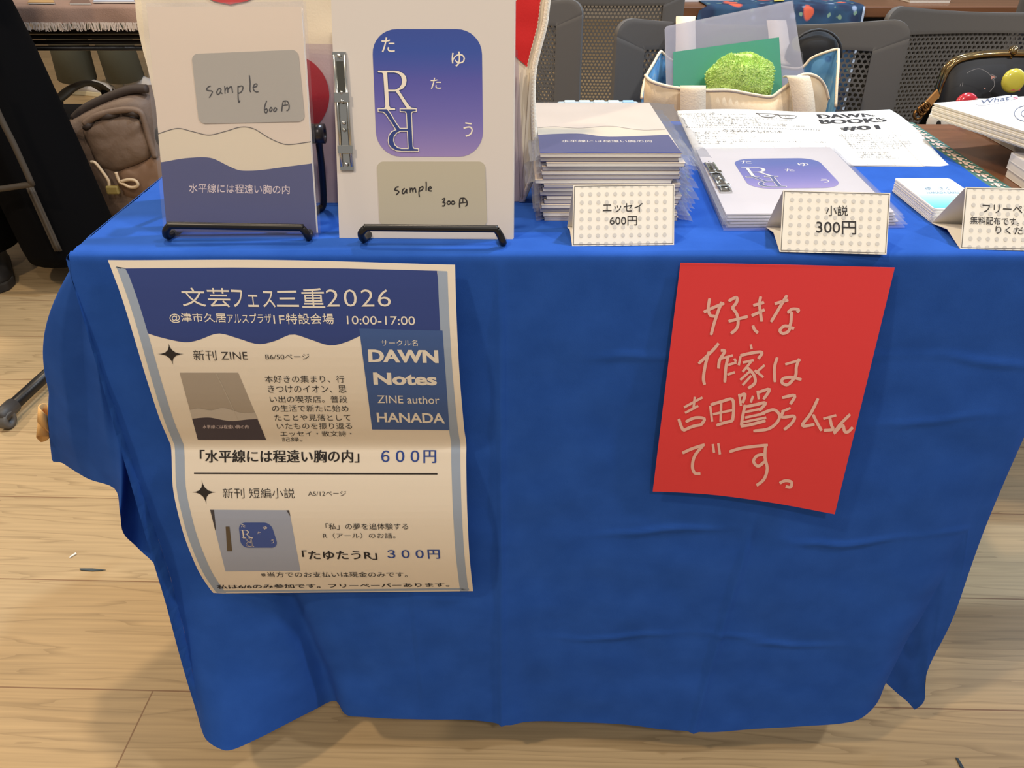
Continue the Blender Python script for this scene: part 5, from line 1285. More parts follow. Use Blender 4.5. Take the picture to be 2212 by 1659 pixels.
# ------------------------------------------------------------------ clasp purse
PY = 0.60; gold = mat('pale_gold', (164, 138, 96), 0.14, metal=1.0)
purse = empty('clasp_purse', (0.72, PY, 0.45), 'black shiny purse with gold clasp frame, cat face outline and round badges', 'purse')
FR = smooth_path([(2022, 214), (2028, 198), (2034, 176), (2044, 152), (2062, 134), (2086, 125), (2118, 119.5), (2160, 117), (2205, 117), (2250, 119), (2292, 126), (2318, 140), (2332, 160), (2338, 184)], 5)
f3 = [ay(x, y, PY) for x, y in FR]
m = MB(); low = f3[0].z; n = len(f3); cxp = (f3[0].x + f3[-1].x) / 2
for sgn in (-1, 1):
    rows = []
    for i, p in enumerate(f3):
        e = i / (n - 1); q = V((lerp(f3[0].x - 0.03, f3[-1].x + 0.03, e), PY, 0.452)); r = []
        for k in range(15):
            v = k / 14; s = p.lerp(q, v); th = 0.045 * math.sin(min(1, v * 1.1) * math.pi * 0.9) ** 0.7 * math.sin(math.pi * min(1, max(0, e * 0.96 + 0.02))) ** 0.5
            r.append(s + V((-0.02 * math.sin(v * math.pi) * (0.5 - e), sgn * (0.004 + th), 0)))
        rows.append(r)
    m.grid(rows)
m.build('body', mat('black_satin_fabric', (22, 22, 27), 0.5, spec=0.4), purse, True)
for sgn in (-1, 1):
    m = MB(); m.tube([p + V((0, sgn * 0.005, 0.001)) for p in f3], 0.0042, 8); m.build('clasp_frame', gold, purse, True)
for px, dy in ((2183, -0.006), (2194, 0.006)):
    c = ay(px, 109, PY) + V((0, dy, 0)); m = MB(); m.lathe([(0, -0.0062)] + [(0.0062 * math.sin(a), -0.0062 * math.cos(a)) for a in [math.pi * k / 8 for k in range(1, 8)]] + [(0, 0.0062)], c, 14); m.tube([c + V((0, 0, -0.012)), c], 0.002, 8); m.build('clasp_ball', gold, purse, True)
def on_purse(x, y):
    d = ray(x, y); Y = PY - 0.045; return CAM + d * ((Y - CAM.y) / d.y)
class PurS:
    def at(s, x, y, lift=0.0):
        return ay(x, y, PY - 0.049 - 0.004 * math.sin((x - 2040) / 170 * math.pi)) + V((0, -lift, 0))
PU = PurS(); m = MB()
for s_ in ([(2088, 158), (2098, 152), (2115, 148), (2132, 156), (2140, 164)], [(2140, 160), (2151, 166), (2142, 173)], [(2146, 172), (2147, 185), (2137, 198)], [(2075, 180), (2073, 186)], [(2079, 178), (2078, 186)]): stroke(m, PU, s_, 1.3, 0.001, 5, 1)
m.build('cat_outline_print', mat('silver_print', (150, 150, 154), 0.5), purse)
m = MB(); flat(m, PU, [(2139, 162), (2149, 166), (2140, 171)], 0.0015); flat(m, PU, [(2124, 190), (2128, 189), (2127, 193)], 0.0015); m.build('ear_print', mat('pink_print', (226, 170, 160), 0.5), purse)
def badge(px, py, r, col, lab):
    c = PU.at(px, py); N_ = 24; M = Matrix.Translation(c + V((0, -0.001, 0))) @ Matrix.Rotation(math.radians(80), 4, 'X')
    m = MB(); m.lathe([(r, -0.002), (r * 1.0, 0.0005), (r * 0.9, 0.003), (r * 0.6, 0.0045), (r * 0.3, 0.0052), (0.0001, 0.0054)], (0, 0, 0), N_, M); b = m.build('badge', col, purse, True); b['label'] = lab; return b, M
b1, M1 = badge(2189, 174, 0.0163, mat('olive_badge', (206, 196, 70), 0.25, coat=0.6), 'olive yellow round badge')
m = MB(); rows = [[M1 @ V((x * 0.014, -0.003 - 0.010 * k, 0.0051 - 0.0012 * k - 0.0018 * abs(x))) for x in (-0.5, -0.25, 0, 0.25, 0.5, 0.75)] for k in (0, 0.5, 1)]; m.grid(rows); m.build('red_print', mat('red_white_print', (200, 96, 90), 0.4), b1)
badge(2087, 226, 0.0165, mat('red_badge', (196, 36, 52), 0.25, coat=0.6), 'red round badge')
m = MB(); q = [ay(x, y, PY - 0.02) for x, y in ((2026, 194), (2030, 208), (2006, 236), (1990, 232))]; m.prism(q, V((0, 0.004, 0))); m.build('leather_tab', mat('tan_leather', (176, 124, 66), 0.55), purse)
for px, py, r in ((1992, 238, 0.006), (1983, 248, 0.006), (2000, 231, 0.005)):
    c = ay(px, py, PY - 0.03); m = MB(); m.tube([c + V((r * math.cos(g), 0.3 * r * math.sin(g), r * math.sin(g))) for g in [2 * math.pi * k / 16 for k in range(17)]], 0.0022, 8, False); m.build('strap_clip', mat('bronze', (120, 84, 48), 0.2, metal=1.0), purse, True)
m = MB(); m.grid([[ay(lerp(x0, x1, i / 8), lerp(y0, y1, i / 8), PY - 0.058 - 0.006 * math.sin(i)) for i in range(9)] for x0, y0, x1, y1 in ((2018, 228, 2085, 242), (2002, 262, 2078, 268), (1996, 300, 2074, 300))])
solidbuild(m, 'spotted_panel', floral('cow_spots', (232, 228, 220), [((34, 32, 34), 1.0, 0.26, 0.30)], 42), purse)
# ------------------------------------------------------------------ back row of tables
YR = 1.70
conference_table('conference_table', 'brown laminate folding table far back under a frayed mauve cloth, with a black wire shelf', -2.55, -0.72, YR + 0.012, YR + 0.46, group='tables of the back row', shelf=True)
conference_table('conference_table', 'brown laminate folding table far back under a dark blue floral cloth', 0.455, 2.26, YR + 0.012, YR + 0.46, group='tables of the back row', panel=True)
# mauve cloth with frayed hem
fz = ay(160, 50, YR).z
m = MB(); rows = []
xa, xb = -2.5, -0.86
for k, (y, z) in enumerate([(YR + 0.44, 0.699), (YR + 0.2, 0.6995), (YR + 0.012, 0.699), (YR + 0.004, 0.697), (YR, 0.69), (YR - 0.002, 0.668), (YR - 0.004, fz)]):
    rows.append([V((lerp(xa, xb, i / 60), y - (0.006 * math.sin(i * 0.7) * (k - 3) / 3 if k > 3 else 0), z + (0.0012 * noise.noise(V((i * .4, k, 1))) if k < 3 else 0))) for i in range(61)])
m.grid(rows); mc = m.build('mauve_tablecloth', mat('mauve_linen', (152, 124, 110), 0.95, bump=0.4, bscale=300, var=0.12, vscale=12), None, True); tag(mc, 'mauve brown tablecloth with frayed white hem on the far table', 'tablecloth')
random.seed(21); m = MB()
for k in range(900):
    x = random.uniform(xa, xb); l = random.uniform(0.010, 0.020); d = random.uniform(-0.008, 0.008); y = YR - 0.006 - random.uniform(0, 0.008)
    m.add([(x, y, fz + 0.003), (x + 0.003, y, fz + 0.003), (x + d + 0.003, y - 0.002, fz - l), (x + d, y - 0.002, fz - l)], [(0, 1, 2, 3)])
fr_ = m.build('frayed_fringe', mat('fringe_white', (206, 192, 182), 0.95), mc); fr_['kind'] = 'stuff'
# papers and booklets on it
for k, (x0, x1, y0, y1, c, lab) in enumerate(((200, 292, 4, -4, (190, 196, 214), 'pale lilac flat booklet on the mauve cloth'), (150, 196, 7, -6, (120, 92, 80), 'brown flat booklet on the mauve cloth, beside the lilac one'), (60, 118, 6, -8, (186, 148, 96), 'tan cardboard sheet on the mauve cloth near the person in black'))):
    a, b, c3, d = az(x0, y0, 0.704), az(x1, y0, 0.704), az(x1 - 8, y1, 0.704), az(x0 + 8, y1, 0.704); off = V((0, 0.004, 0))
    t = empty('flat_booklet', (a + b) / 2, lab, 'booklet'); m = MB(); m.prism([p + V((0, 0, -0.003)) for p in (a, b, c3, d)], V((0, 0, 0.003))); m.build('pages', pages_m, t)
    m = MB(); m.prism([p + V((0, 0, 0.0003)) for p in (a, b, c3, d)], V((0, 0, 0.0008))); m.build('cover', mat('booklet_cover_' + 'abc'[k], c, 0.6), t)
# dark blue floral cloth hanging over the middle of the other table
flor = floral('navy_floral', (34, 66, 96), [((24, 40, 70), 1.2, 0.3, 0.5), ((116, 142, 120), 1.9, 0.14, 0.2), ((150, 164, 190), 1.5, 0.13, 0.22), ((214, 92, 62), 0.8, 0.22, 0.27)], 15)
fl, frr = ay(1526, 20, YR).x, ay(1866, 20, YR).x; m = MB(); rows = []
for k, (y, z) in enumerate([(YR + 0.40, 0.700), (YR + 0.2, 0.700), (YR + 0.012, 0.7005), (YR + 0.002, 0.698), (YR - 0.004, 0.688), (YR - 0.01, 0.6), (YR - 0.014, 0.45), (YR - 0.018, 0.30), (YR - 0.02, 0.14)]):
    rows.append([V((lerp(fl - 0.02 * max(0, k - 3), frr, i / 48), y - (0.014 * math.sin(i * 0.9) * (k - 3) / 5 if k > 3 else 0), z)) for i in range(49)])
m.grid(rows); fc = m.build('floral_tablecloth', flor, None, True); solid(fc, 0.001, 0); tag(fc, 'dark blue tablecloth with orange flowers hanging from the far table behind the chairs', 'tablecloth')
m = MB(); m.grid([[V((frr - 0.004, r[-1].y - 0.003, r[-1].z)), V((frr + 0.002, r[-1].y - 0.003, r[-1].z))] for r in rows[3:]]); m.build('hem_edge', mat('pale_blue_hem', (176, 192, 216), 0.8), fc)
# things on the far table
t = empty('picture_card', az(1682, 2, 0.703), 'yellow card lying on the dark blue floral cloth', 'card'); m = MB(); q = [az(x, y, 0.7035) for x, y in ((1672, 3), (1694, 2), (1694, -14), (1672, -12))]; m.prism(q, V((0, 0, 0.002))); m.build('sheet', mat('yellow_card', (214, 196, 96), 0.6), t)
a = az(1508, 4, 0.6975); m = MB(); m.box(a.x - 0.05, a.x + 0.10, a.y + 0.004, a.y + 0.2, 0.6975, 0.7035); t = m.build('white_folder', mat('white_plastic_cover', (224, 222, 226), 0.5)); tag(t, 'white flat folder at the end of the far table, beside the dark blue floral cloth', 'folder')
for k in range(3):
    a = az(1972, 8, 0.6975); z = 0.6975 + k * 0.007; t = empty('paperback', (a.x + 0.1, a.y + 0.1, z), 'pale paperback on the far table behind the charcoal chairs, ' + ('bottom', 'middle', 'top')[k] + ' of three', 'book', 'paperbacks on the far table')
    m = MB(); m.box(a.x, a.x + 0.11, a.y + 0.02, a.y + 0.17, z + 0.0012, z + 0.0056); m.build('pages', pages_m, t)
    m = MB(); m.box(a.x - 0.001, a.x + 0.111, a.y + 0.019, a.y + 0.171, z, z + 0.001); m.box(a.x - 0.001, a.x + 0.111, a.y + 0.019, a.y + 0.171, z + 0.0058, z + 0.0068); m.build('cover', mat('paper_cover_' + 'abc'[k], ((190, 170, 150), (222, 214, 204), (150, 110, 90))[k], 0.6), t)
# dark coat over the chair of the back row
c0_ = V((1.42, 1.55, 0)); m = MB(); rows = []
for k, (dy, z) in enumerate(((0.08, 0.50), (0.055, 0.66), (0.03, 0.80), (0.0, 0.818), (-0.26, 0.818), (-0.275, 0.79), (-0.285, 0.66), (-0.29, 0.5), (-0.295, 0.40))):
    rows.append([V((c0_.x + lerp(-0.23, 0.14, i / 20), c0_.y + dy * 0.0 + lerp(-0.17, -0.27, k / 8) + (0.012 * math.sin(i * 1.3 + k) if k > 4 else 0) - (0.03 if k > 4 else 0), z)) for i in range(21)])
m.grid(rows); dj = m.build('dark_jacket', mat('navy_black_cloth', (30, 32, 46), 0.9), None, True); solid(dj, 0.004, 0); tag(dj, 'dark navy jacket hung over the chair of the back row', 'jacket')

# ------------------------------------------------------------------ backpack on the floor
BY = 1.70
bp_m = mat('taupe_nylon', (116, 97, 84), 0.6, bump=0.5, bscale=90, var=0.10, vscale=9); bp_d = mat('dark_taupe', (62, 52, 48), 0.7); cord_m = mat('pale_cord', (206, 182, 150), 0.6)
back = empty('backpack', (ay(290, 300, BY).x, BY, 0), 'taupe backpack with unzipped top and drawcord, on the floor beside the person in black', 'backpack')
def bpx(x, y, d=0.0): return ay(x, y, BY + d)
OUT = smooth_path([(250, 470, 0), (200, 440, 0), (188, 350, 0), (172, 300, 0), (158, 262, 0), (168, 246, 0), (205, 224, 0), (250, 203, 0), (300, 189, 0), (330, 192, 0), (352, 215, 0), (366, 290, 0), (378, 380, 0), (384, 470, 0)], 5)
o3 = [bpx(x, y) for x, y, d in OUT]; cen = sum(o3, V()) / len(o3); cen.z = max(cen.z, 0.24)
m = MB(); rows = []
for k in range(13):
    s = math.sin(k / 12 * math.pi); c_ = -math.cos(k / 12 * math.pi); sc_ = 0.55 + 0.45 * s ** 0.5 if 0 < k < 12 else 0.45
    rows.append([V((lerp(cen.x, p.x, sc_), BY + c_ * 0.10, max(0.006, lerp(cen.z, p.z, sc_)))) + V((0, 0.012 * noise.noise(p * 14), 0)) for p in o3])
m.grid(rows, True); n_ = len(o3); m.f.append(tuple(range(n_))[::-1]); m.mi.append(0); m.f.append(tuple(12 * n_ + i for i in range(n_))); m.mi.append(0)
m.build('body', bp_m, back, True)
FRY = -0.115
def pad(pts, name, mt, th, d):
    ring = smooth_path(pts, 5, True); c = (sum(p[0] for p in ring) / len(ring), sum(p[1] for p in ring) / len(ring)); m = MB(); rows = []
    for s, h in ((1, 0.02), (1.0, 0.0), (0.95, -th * 0.6), (0.8, -th * 0.95), (0.55, -th * 1.1), (0.3, -th * 1.13)): rows.append([bpx(lerp(c[0], x, s), lerp(c[1], y, s), d + h + 0.010 * s * noise.noise(V((lerp(c[0], x, s) * .045, lerp(c[1], y, s) * .045, 1)))) for x, y in ring])
    o = m.grid(rows, True); nn = len(ring); m.f.append(tuple(o + 5 * nn + k for k in range(nn))); m.mi.append(0); return m.build(name, mt, back, True)
pad([(178, 285), (205, 262), (260, 250), (305, 258), (318, 290), (330, 335), (290, 360), (235, 372), (205, 350), (192, 320)], 'front_pocket', bp_m, 0.03, -0.085)
pad([(252, 372), (300, 352), (340, 335), (358, 360), (366, 410), (330, 430), (270, 425), (252, 400)], 'lower_pocket', mat('warm_taupe', (128, 100, 80), 0.6), 0.025, -0.085)
m = MB(); m.tube([bpx(x, y, -0.10 - 0.012 * math.sin(i)) for i, (x, y) in enumerate(smooth_path([(184, 276), (210, 258), (255, 246), (295, 246), (308, 262)], 5))], 0.008, 8); m.build('flap_edge', bp_d, back, True)
m = MB(); m.tube([bpx(x, y, -0.108) for x, y in smooth_path([(182, 268), (210, 250), (260, 238), (300, 240), (312, 262), (322, 300), (336, 340)], 5)], 0.009, 8); m.build('top_flap', bp_m, back, True)
m = MB(); m.tube([bpx(x, y, -0.06) for x, y in smooth_path([(160, 256), (185, 234), (230, 212), (280, 194), (318, 192)], 5)], 0.012, 8); m.build('back_collar', bp_d, back, True)
m = MB(); m.tube([bpx(x, y, -0.125) for x, y in smooth_path([(262, 392), (278, 388), (292, 390), (298, 398), (292, 404), (280, 404), (268, 398), (258, 392), (250, 372)], 5)], 0.0045, 8); m.build('drawcord', cord_m, back, True)
m = MB(); m.tube([bpx(x, y, -0.122) for x, y in smooth_path([(196, 350), (206, 352), (222, 372), (234, 390), (236, 402)], 5)], 0.0045, 8); m.build('side_cord', cord_m, back, True)
m = MB(); a = bpx(246, 410, -0.125); m.box(a.x - 0.02, a.x + 0.015, a.y - 0.008, a.y + 0.008, a.z - 0.012, a.z + 0.012); bevel(m.build('cord_toggle', mat('olive_toggle', (140, 122, 70), 0.5), back), 0.004)

# ------------------------------------------------------------------ armchair partly hidden by the person in black
arm = empty('armchair', (-1.50, 1.95, 0), 'black armchair with curved armrest behind the person in black', 'chair')
m = MB(); A_ = smooth_path([(90, 236, 1.80), (128, 212, 1.83), (152, 192, 1.86), (178, 181, 1.90), (205, 182, 1.94), (228, 196, 1.98)], 6); rows = []
for p in A_:
    c = ay(*p); rows.append([c + V((dx, 0, dz)) for dx, dz in ((-0.016, 0.004), (0, 0.009), (0.016, 0.004), (0.016, -0.006), (0, -0.009), (-0.016, -0.006))])
m.grid(rows, True); m.build('armrest', mat('olive_black_rubber', (74, 66, 52), 0.55), arm, True)
e = ay(224, 194, 1.97); m = MB(); m.tube([e, V((e.x + 0.0, 1.97, 0.30)), V((e.x + 0.0, 1.97, 0.012))], 0.010, 10); m.build('leg', blackm, arm, True)
s_ = ay(128, 214, 1.83); m = MB(); m.tube([s_, V((s_.x - 0.02, 1.83, 0.3)), V((s_.x - 0.02, 1.83, 0.012))], 0.010, 10); m.build('leg', blackm, arm, True)
for dx in (0.0, -0.01):
    m = MB(); yy = 1.97 if dx == 0 else 1.83; m.tube([(s_.x - 0.54, yy, 0.45), (s_.x - 0.54, yy, 0.012)], 0.010, 10); m.build('leg', blackm, arm, True)
m = MB(); m.box(s_.x - 0.52, s_.x - 0.03, 1.80, 2.10, 0.33, 0.36); bevel(m.build('seat', mat('black_upholstery', (28, 26, 28), 0.8), arm), 0.015, 3)
m = MB(); m.tube([(s_.x - 0.02, 1.83, 0.34), (e.x, 1.97, 0.34)], 0.009, 8); m.build('side_rail', blackm, arm, True)

# ------------------------------------------------------------------ people
skin_m = mat('skin', (214, 168, 140), 0.55)
def skinned(name, nodes, edges, mt, parent, sub=2, root=0):
    me = bpy.data.meshes.new(name); me.from_pydata([n[0] for n in nodes], edges, []); me.materials.append(mt)
    o = bpy.data.objects.new(name, me); COL.objects.link(o)
    sk = o.modifiers.new('skin', 'SKIN'); sk.use_smooth_shade = True
    for i, n in enumerate(nodes):
        r = n[1] if isinstance(n[1], tuple) else (n[1], n[1]); me.skin_vertices[0].data[i].radius = r; me.skin_vertices[0].data[i].use_root = (i == root)
    subsurf(o, sub)
    if parent: o.parent = parent; o.matrix_parent_inverse = WM(parent).inverted()
    return o
def loft(m, secs, n=28, cap=True):
    rows = []
    for c, rx_, ry_ in secs: rows.append([V(c) + V((rx_ * math.cos(2 * math.pi * k / n), ry_ * math.sin(2 * math.pi * k / n), 0)) for k in range(n)])
    o = m.grid(rows, True)
    if cap: m.f += [tuple(o + k for k in range(n)), tuple(o + (len(rows) - 1) * n + k for k in range(n))]; m.mi += [0, 0]
def shoe(name, heel, ang, L_, mt, sole, parent):
    """sneaker: lofted upper along the foot with a separate sole"""
    M = Matrix.Translation(heel) @ Matrix.Rotation(ang, 4, 'Z'); m = MB(); rows = []
    for t, w_, h in ((0, .030, .075), (.08, .036, .085), (.25, .038, .088), (.42, .040, .075), (.6, .046, .055), (.8, .048, .045), (.93, .038, .036), (1, .012, .022)):
        rows.append([M @ V((t * L_, w_ * math.cos(a), 0.022 + h * max(0, math.sin(a)))) for a in [math.pi * k / 10 for k in range(11)]])
    m.grid(rows); o = m.build(name, mt, parent, True); solid(o, 0.004, -1)
    m = MB(); ring = []
    for s in (1, -1):
        seq = [(0, .030), (.08, .038), (.3, .040), (.6, .048), (.8, .050), (.95, .036), (1.0, .012)]
        for t, w_ in (seq if s == 1 else seq[::-1]): ring.append(M @ V((t * L_ - 0.004 + 0.008 * t, s * w_, 0.0)))
    m.prism(ring, V((0, 0, 0.026))); bevel(m.build('sole', sole, o), 0.004)
    return o
# person standing in black at the table's end
P1 = V((-1.36, 1.50, 0)); per = empty('person', P1, 'person standing in a long black coat with pale trim and wide black trousers', 'person')
blk = mat('black_wool', (9, 9, 11), 0.95, spec=0.1); blk2 = mat('black_trousers', (8, 8, 10), 0.95, spec=0.1)
hipz = 0.88
def nd(x, y, z, r): return (V((P1.x + x, P1.y + y, z)), r)
N_ = [nd(-0.06, 0, 0.96, (.13, .10)), nd(-0.06, 0, 1.12, (.14, .10)), nd(-0.06, 0.01, 1.32, (.17, .11)), nd(-0.06, 0.01, 1.43, (.07, .07)), nd(-0.06, -0.005, 1.50, (.052, .055)), nd(-0.06, -0.02, 1.585, (.075, .09)), nd(-0.06, -0.02, 1.68, (.068, .082)),
      nd(-0.25, 0.01, 1.38, .055), nd(-0.31, -0.01, 1.12, .042), nd(-0.28, -0.12, 0.93, .034), nd(-0.27, -0.16, 0.86, (.036, .018)), nd(0.13, 0.01, 1.38, .055), nd(0.18, 0.0, 1.12, .042), nd(0.16, -0.10, 0.93, .034), nd(0.15, -0.14, 0.86, (.036, .018)),
      nd(-0.12, 0, 0.82, .075), nd(-0.16, 0, 0.48, .055), nd(-0.18, 0.03, 0.10, .038), nd(-0.02, 0, 0.82, .075), nd(0.045, 0, 0.48, .055), nd(0.10, 0.03, 0.10, .038)]
E_ = [(0, 1), (1, 2), (2, 3), (3, 4), (4, 5), (5, 6), (2, 7), (7, 8), (8, 9), (9, 10), (2, 11), (11, 12), (12, 13), (13, 14), (0, 15), (15, 16), (16, 17), (0, 18), (18, 19), (19, 20)]
skinned('body', N_, E_, skin_m, per)
for hx, hy in ((-0.27, -0.16), (0.15, -0.14)):
    for f in range(4): skinned('finger', [nd(hx - 0.024 + f * 0.016, hy - 0.005, 0.845, .009), nd(hx - 0.026 + f * 0.017, hy - 0.016, 0.81, .008), nd(hx - 0.026 + f * 0.017, hy - 0.010, 0.785 - 0.006 * (1 - abs(f - 1.5)), .007)], [(0, 1), (1, 2)], skin_m, per, 1)
    s_2 = 1 if hx < 0 else -1
    skinned('thumb', [nd(hx + s_2 * 0.03, hy - 0.01, 0.875, .011), nd(hx + s_2 * 0.046, hy - 0.025, 0.85, .009), nd(hx + s_2 * 0.044, hy - 0.034, 0.825, .008)], [(0, 1), (1, 2)], skin_m, per, 1)
m = MB(); rows = []
for z, rx_, ry_ in ((1.72, .01, .01), (1.715, .05, .06), (1.69, .078, .092), (1.62, .088, .098), (1.55, .086, .088)): rows.append([P1 + V((-0.06 + rx_ * math.cos(a), 0.0 + ry_ * math.sin(a) , z)) for a in [math.radians(-40 + 260 * k / 24) for k in range(25)]])
m.grid(rows); solid(m.build('hair', mat('dark_hair', (32, 26, 24), 0.6), per, True), 0.012, 0)
for ex_ in (-0.032, 0.032):
    m = MB(); m.lathe([(0.0001, -.006), (.006, -.002), (.006, .002), (.0001, .006)], P1 + V((-0.06 + ex_, -0.103, 1.60)), 10); m.build('eye', INK, per, True)
m = MB(); loft(m, [(P1 + V((-0.06, -0.11, 1.585)), .006, .006), (P1 + V((-0.06, -0.122, 1.557)), .012, .012), (P1 + V((-0.06, -0.108, 1.552)), .008, .006)], 10); m.build('nose', skin_m, per, True)
m = MB(); m.box(P1.x - 0.083, P1.x - 0.037, P1.y - 0.109, P1.y - 0.104, 1.526, 1.533); m.build('mouth', mat('lips', (176, 98, 90), 0.5), per)
# trousers: two wide legs
hr = ay(150, 540, 1.46)
m = MB(); loft(m, [((-1.255, 1.49, 0.085), .120, .125), ((-1.258, 1.49, 0.12), .124, .13), ((-1.295, 1.50, 0.35), .122, .13), ((-1.335, 1.50, 0.62), .118, .125), ((-1.375, 1.50, 0.82), .115, .12), ((-1.39, 1.50, 0.97), .10, .11)]); tr = m.build('trouser_leg', blk2, per, True)
m = MB(); loft(m, [((-1.545, 1.49, 0.10), .118, .125), ((-1.545, 1.49, 0.14), .122, .13), ((-1.53, 1.50, 0.35), .118, .13), ((-1.51, 1.50, 0.62), .116, .125), ((-1.48, 1.50, 0.82), .113, .12), ((-1.46, 1.50, 0.97), .10, .11)]); m.build('trouser_leg', blk2, per, True)
trim = mat('pale_trim', (66, 58, 49), 0.7)
class LegS:
    def at(s, x, y, lift=0.0): return ay(x, y, 1.362) + V((0, -lift, 0))
m = MB()
for o_ in (-5, 0, 5): m.tube([ay(lerp(64, 126, k / 10) + o_, lerp(404, 542, k / 10), 1.352 + 0.016 * (abs(o_) / 5) ** 2 * 0.3) for k in range(11)], 0.0042, 6)
m.build('side_stripe', trim, tr, True)
# coat, open below
m = MB(); loft(m, [((-1.53, 1.48, ay(30, 412, 1.33).z), .16, .150), ((-1.50, 1.49, 0.5), .165, .150), ((-1.46, 1.50, 0.75), .20, .15), ((-1.42, 1.50, 0.95), .21, .15), ((-1.42, 1.50, 1.15), .20, .14), ((-1.42, 1.51, 1.36), .20, .125), ((-1.42, 1.51, 1.43), .09, .08)], 32, False); coat = m.build('coat', blk, per, True); solid(coat, 0.006, 1)
for sx in (-1, 1):
    m = MB(); 
    pts = [(P1 + V((-0.06 + sx * 0.19, 0.01, 1.39)), .07), (P1 + V((-0.06 + sx * 0.245, -0.01, 1.12)), .06), (P1 + V((-0.06 + sx * 0.22, -0.11, 0.94)), .05)]
    m.tube([p for p, r in pts], [r for p, r in pts], 16); m.build('sleeve', blk, per, True)
m = MB(); cz = ay(30, 412, 1.33)
m.tube([ay(x, y, 1.318) for x, y in smooth_path([(-40, 160), (0, 252), (30, 312), (70, 400)], 5)], 0.0075, 8); m.tube([ay(x, y, 1.318) for x, y in smooth_path([(-60, 414), (0, 408), (40, 402), (70, 398)], 5)], 0.0075, 8); m.build('coat_trim', trim, coat, True)
shm = mat('black_sneaker', (24, 23, 25), 0.6); sol = mat('dark_sole', (44, 42, 42), 0.7)
s1 = shoe('sneaker', V((-1.57, 1.60, 0)), math.radians(-62), 0.25, shm, sol, per); s2 = shoe('sneaker', V((-1.29, 1.60, 0)), math.radians(150), 0.25, shm, sol, per)
m = MB()
for k in range(4): a = V((-1.57, 1.60, 0)) + Matrix.Rotation(math.radians(-62), 3, 'Z') @ V((0.11 + k * 0.022, 0, 0.106 - k * 0.010)); m.tube([a + V((-0.022, -0.008, -0.006)), a + V((0, 0, 0.003)), a + V((0.024, 0.010, -0.006))], 0.0032, 6)
m.build('laces', mat('grey_lace', (130, 126, 128), 0.8), s1, True)
# seated person far behind, grey-green trousers and white sneakers
PY2 = 3.95
k1, k2 = ay(134, 48, PY2 - 0.05), ay(226, 48, PY2 - 0.05); a1, a2 = ay(172, 172, PY2), ay(276, 172, PY2)
hx = (k1.x + k2.x) / 2; p2 = empty('person', (hx, PY2 + 0.3, 0), 'seated person in wide grey green trousers and white sneakers beyond the far table', 'person')
def n2(v, r): return (V(v), r)
hp = V((hx, PY2 + 0.40, 0.50))
NB2 = [n2(hp, (.15, .12)), n2(hp + V((0, 0.04, .22)), (.14, .10)), n2(hp + V((0, 0.03, .44)), (.17, .10)), n2(hp + V((0, 0.01, .55)), .06), n2(hp + V((0, -.01, .70)), (.075, .09)), n2(hp + V((0, -.01, .79)), (.065, .08)),
       n2(hp + V((-.19, .02, .48)), .05), n2(hp + V((-.24, -.08, .24)), .04), n2(hp + V((-.16, -.26, .12)), .032), n2(hp + V((-.14, -.33, .11)), (.036, .018)), n2(hp + V((.19, .02, .48)), .05), n2(hp + V((.24, -.08, .24)), .04), n2(hp + V((.16, -.26, .12)), .032), n2(hp + V((.14, -.33, .11)), (.036, .018)),
       n2(hp + V((-.10, -.05, -.01)), .085), n2((k1.x, PY2 - 0.05, 0.50), .06), n2((a1.x, PY2, 0.10), .04), n2(hp + V((.10, -.05, -.01)), .085), n2((k2.x, PY2 - 0.05, 0.50), .06), n2((a2.x, PY2, 0.10), .04)]
skinned('body', NB2, [(0, 1), (1, 2), (2, 3), (3, 4), (4, 5), (2, 6), (6, 7), (7, 8), (8, 9), (2, 10), (10, 11), (11, 12), (12, 13), (0, 14), (14, 15), (15, 16), (0, 17), (17, 18), (18, 19)], skin_m, p2)
for sx in (-1, 1):
    for f in range(4): b_ = hp + V((sx * .14 + (f - 1.5) * 0.017, -.35, .112)); skinned('finger', [n2(b_, .009), n2(b_ + V((0, -.035, -.004)), .008), n2(b_ + V((0, -.055, -.018 - .004 * f % 2)), .007)], [(0, 1), (1, 2)], skin_m, p2, 1)
    b_ = hp + V((sx * .14 - sx * .035, -.315, .11)); skinned('thumb', [n2(b_, .011), n2(b_ + V((-sx * .016, -.022, -.004)), .009), n2(b_ + V((-sx * .016, -.045, -.008)), .008)], [(0, 1), (1, 2)], skin_m, p2, 1)
gtr = mat('grey_green_twill', (88, 90, 78), 0.9, bump=0.3, bscale=300)
for kx, ax in ((k1, a1), (k2, a2)):
    m = MB(); m.tube([hp + V((0.10 if ax is a2 else -0.10, 0.02, 0.0)), V((kx.x, PY2 - 0.06, 0.50)), V((kx.x, PY2 - 0.09, 0.44)), V((lerp(kx.x, ax.x, 0.5), PY2 - 0.03, 0.28)), V((ax.x - 0.01, PY2, 0.085))], [.10, .10, .098, .096, .10], 20); m.build('trouser_leg', gtr, p2, True)
m = MB(); loft(m, [(hp + V((0, 0.01, -0.10)), .18, .15), (hp + V((0, 0.02, 0.08)), .18, .14), (hp + V((0, 0.04, .25)), .17, .13), (hp + V((0, 0.03, .46)), .20, .12), (hp + V((0, 0.02, .52)), .10, .08)], 24, False); solid(m.build('shirt', mat('navy_knit', (52, 60, 78), 0.9), p2, True), 0.006, 1)
m = MB(); rows = []
for z, rx_, ry_ in ((.84, .01, .01), (.835, .05, .06), (.80, .078, .09), (.72, .086, .094), (.65, .082, .085)): rows.append([hp + V((rx_ * math.cos(a), 0.005 + ry_ * math.sin(a), z)) for a in [math.radians(-40 + 260 * k / 24) for k in range(25)]])
m.grid(rows); solid(m.build('hair', mat('dark_hair', (32, 26, 24), 0.6), p2, True), 0.012, 0)
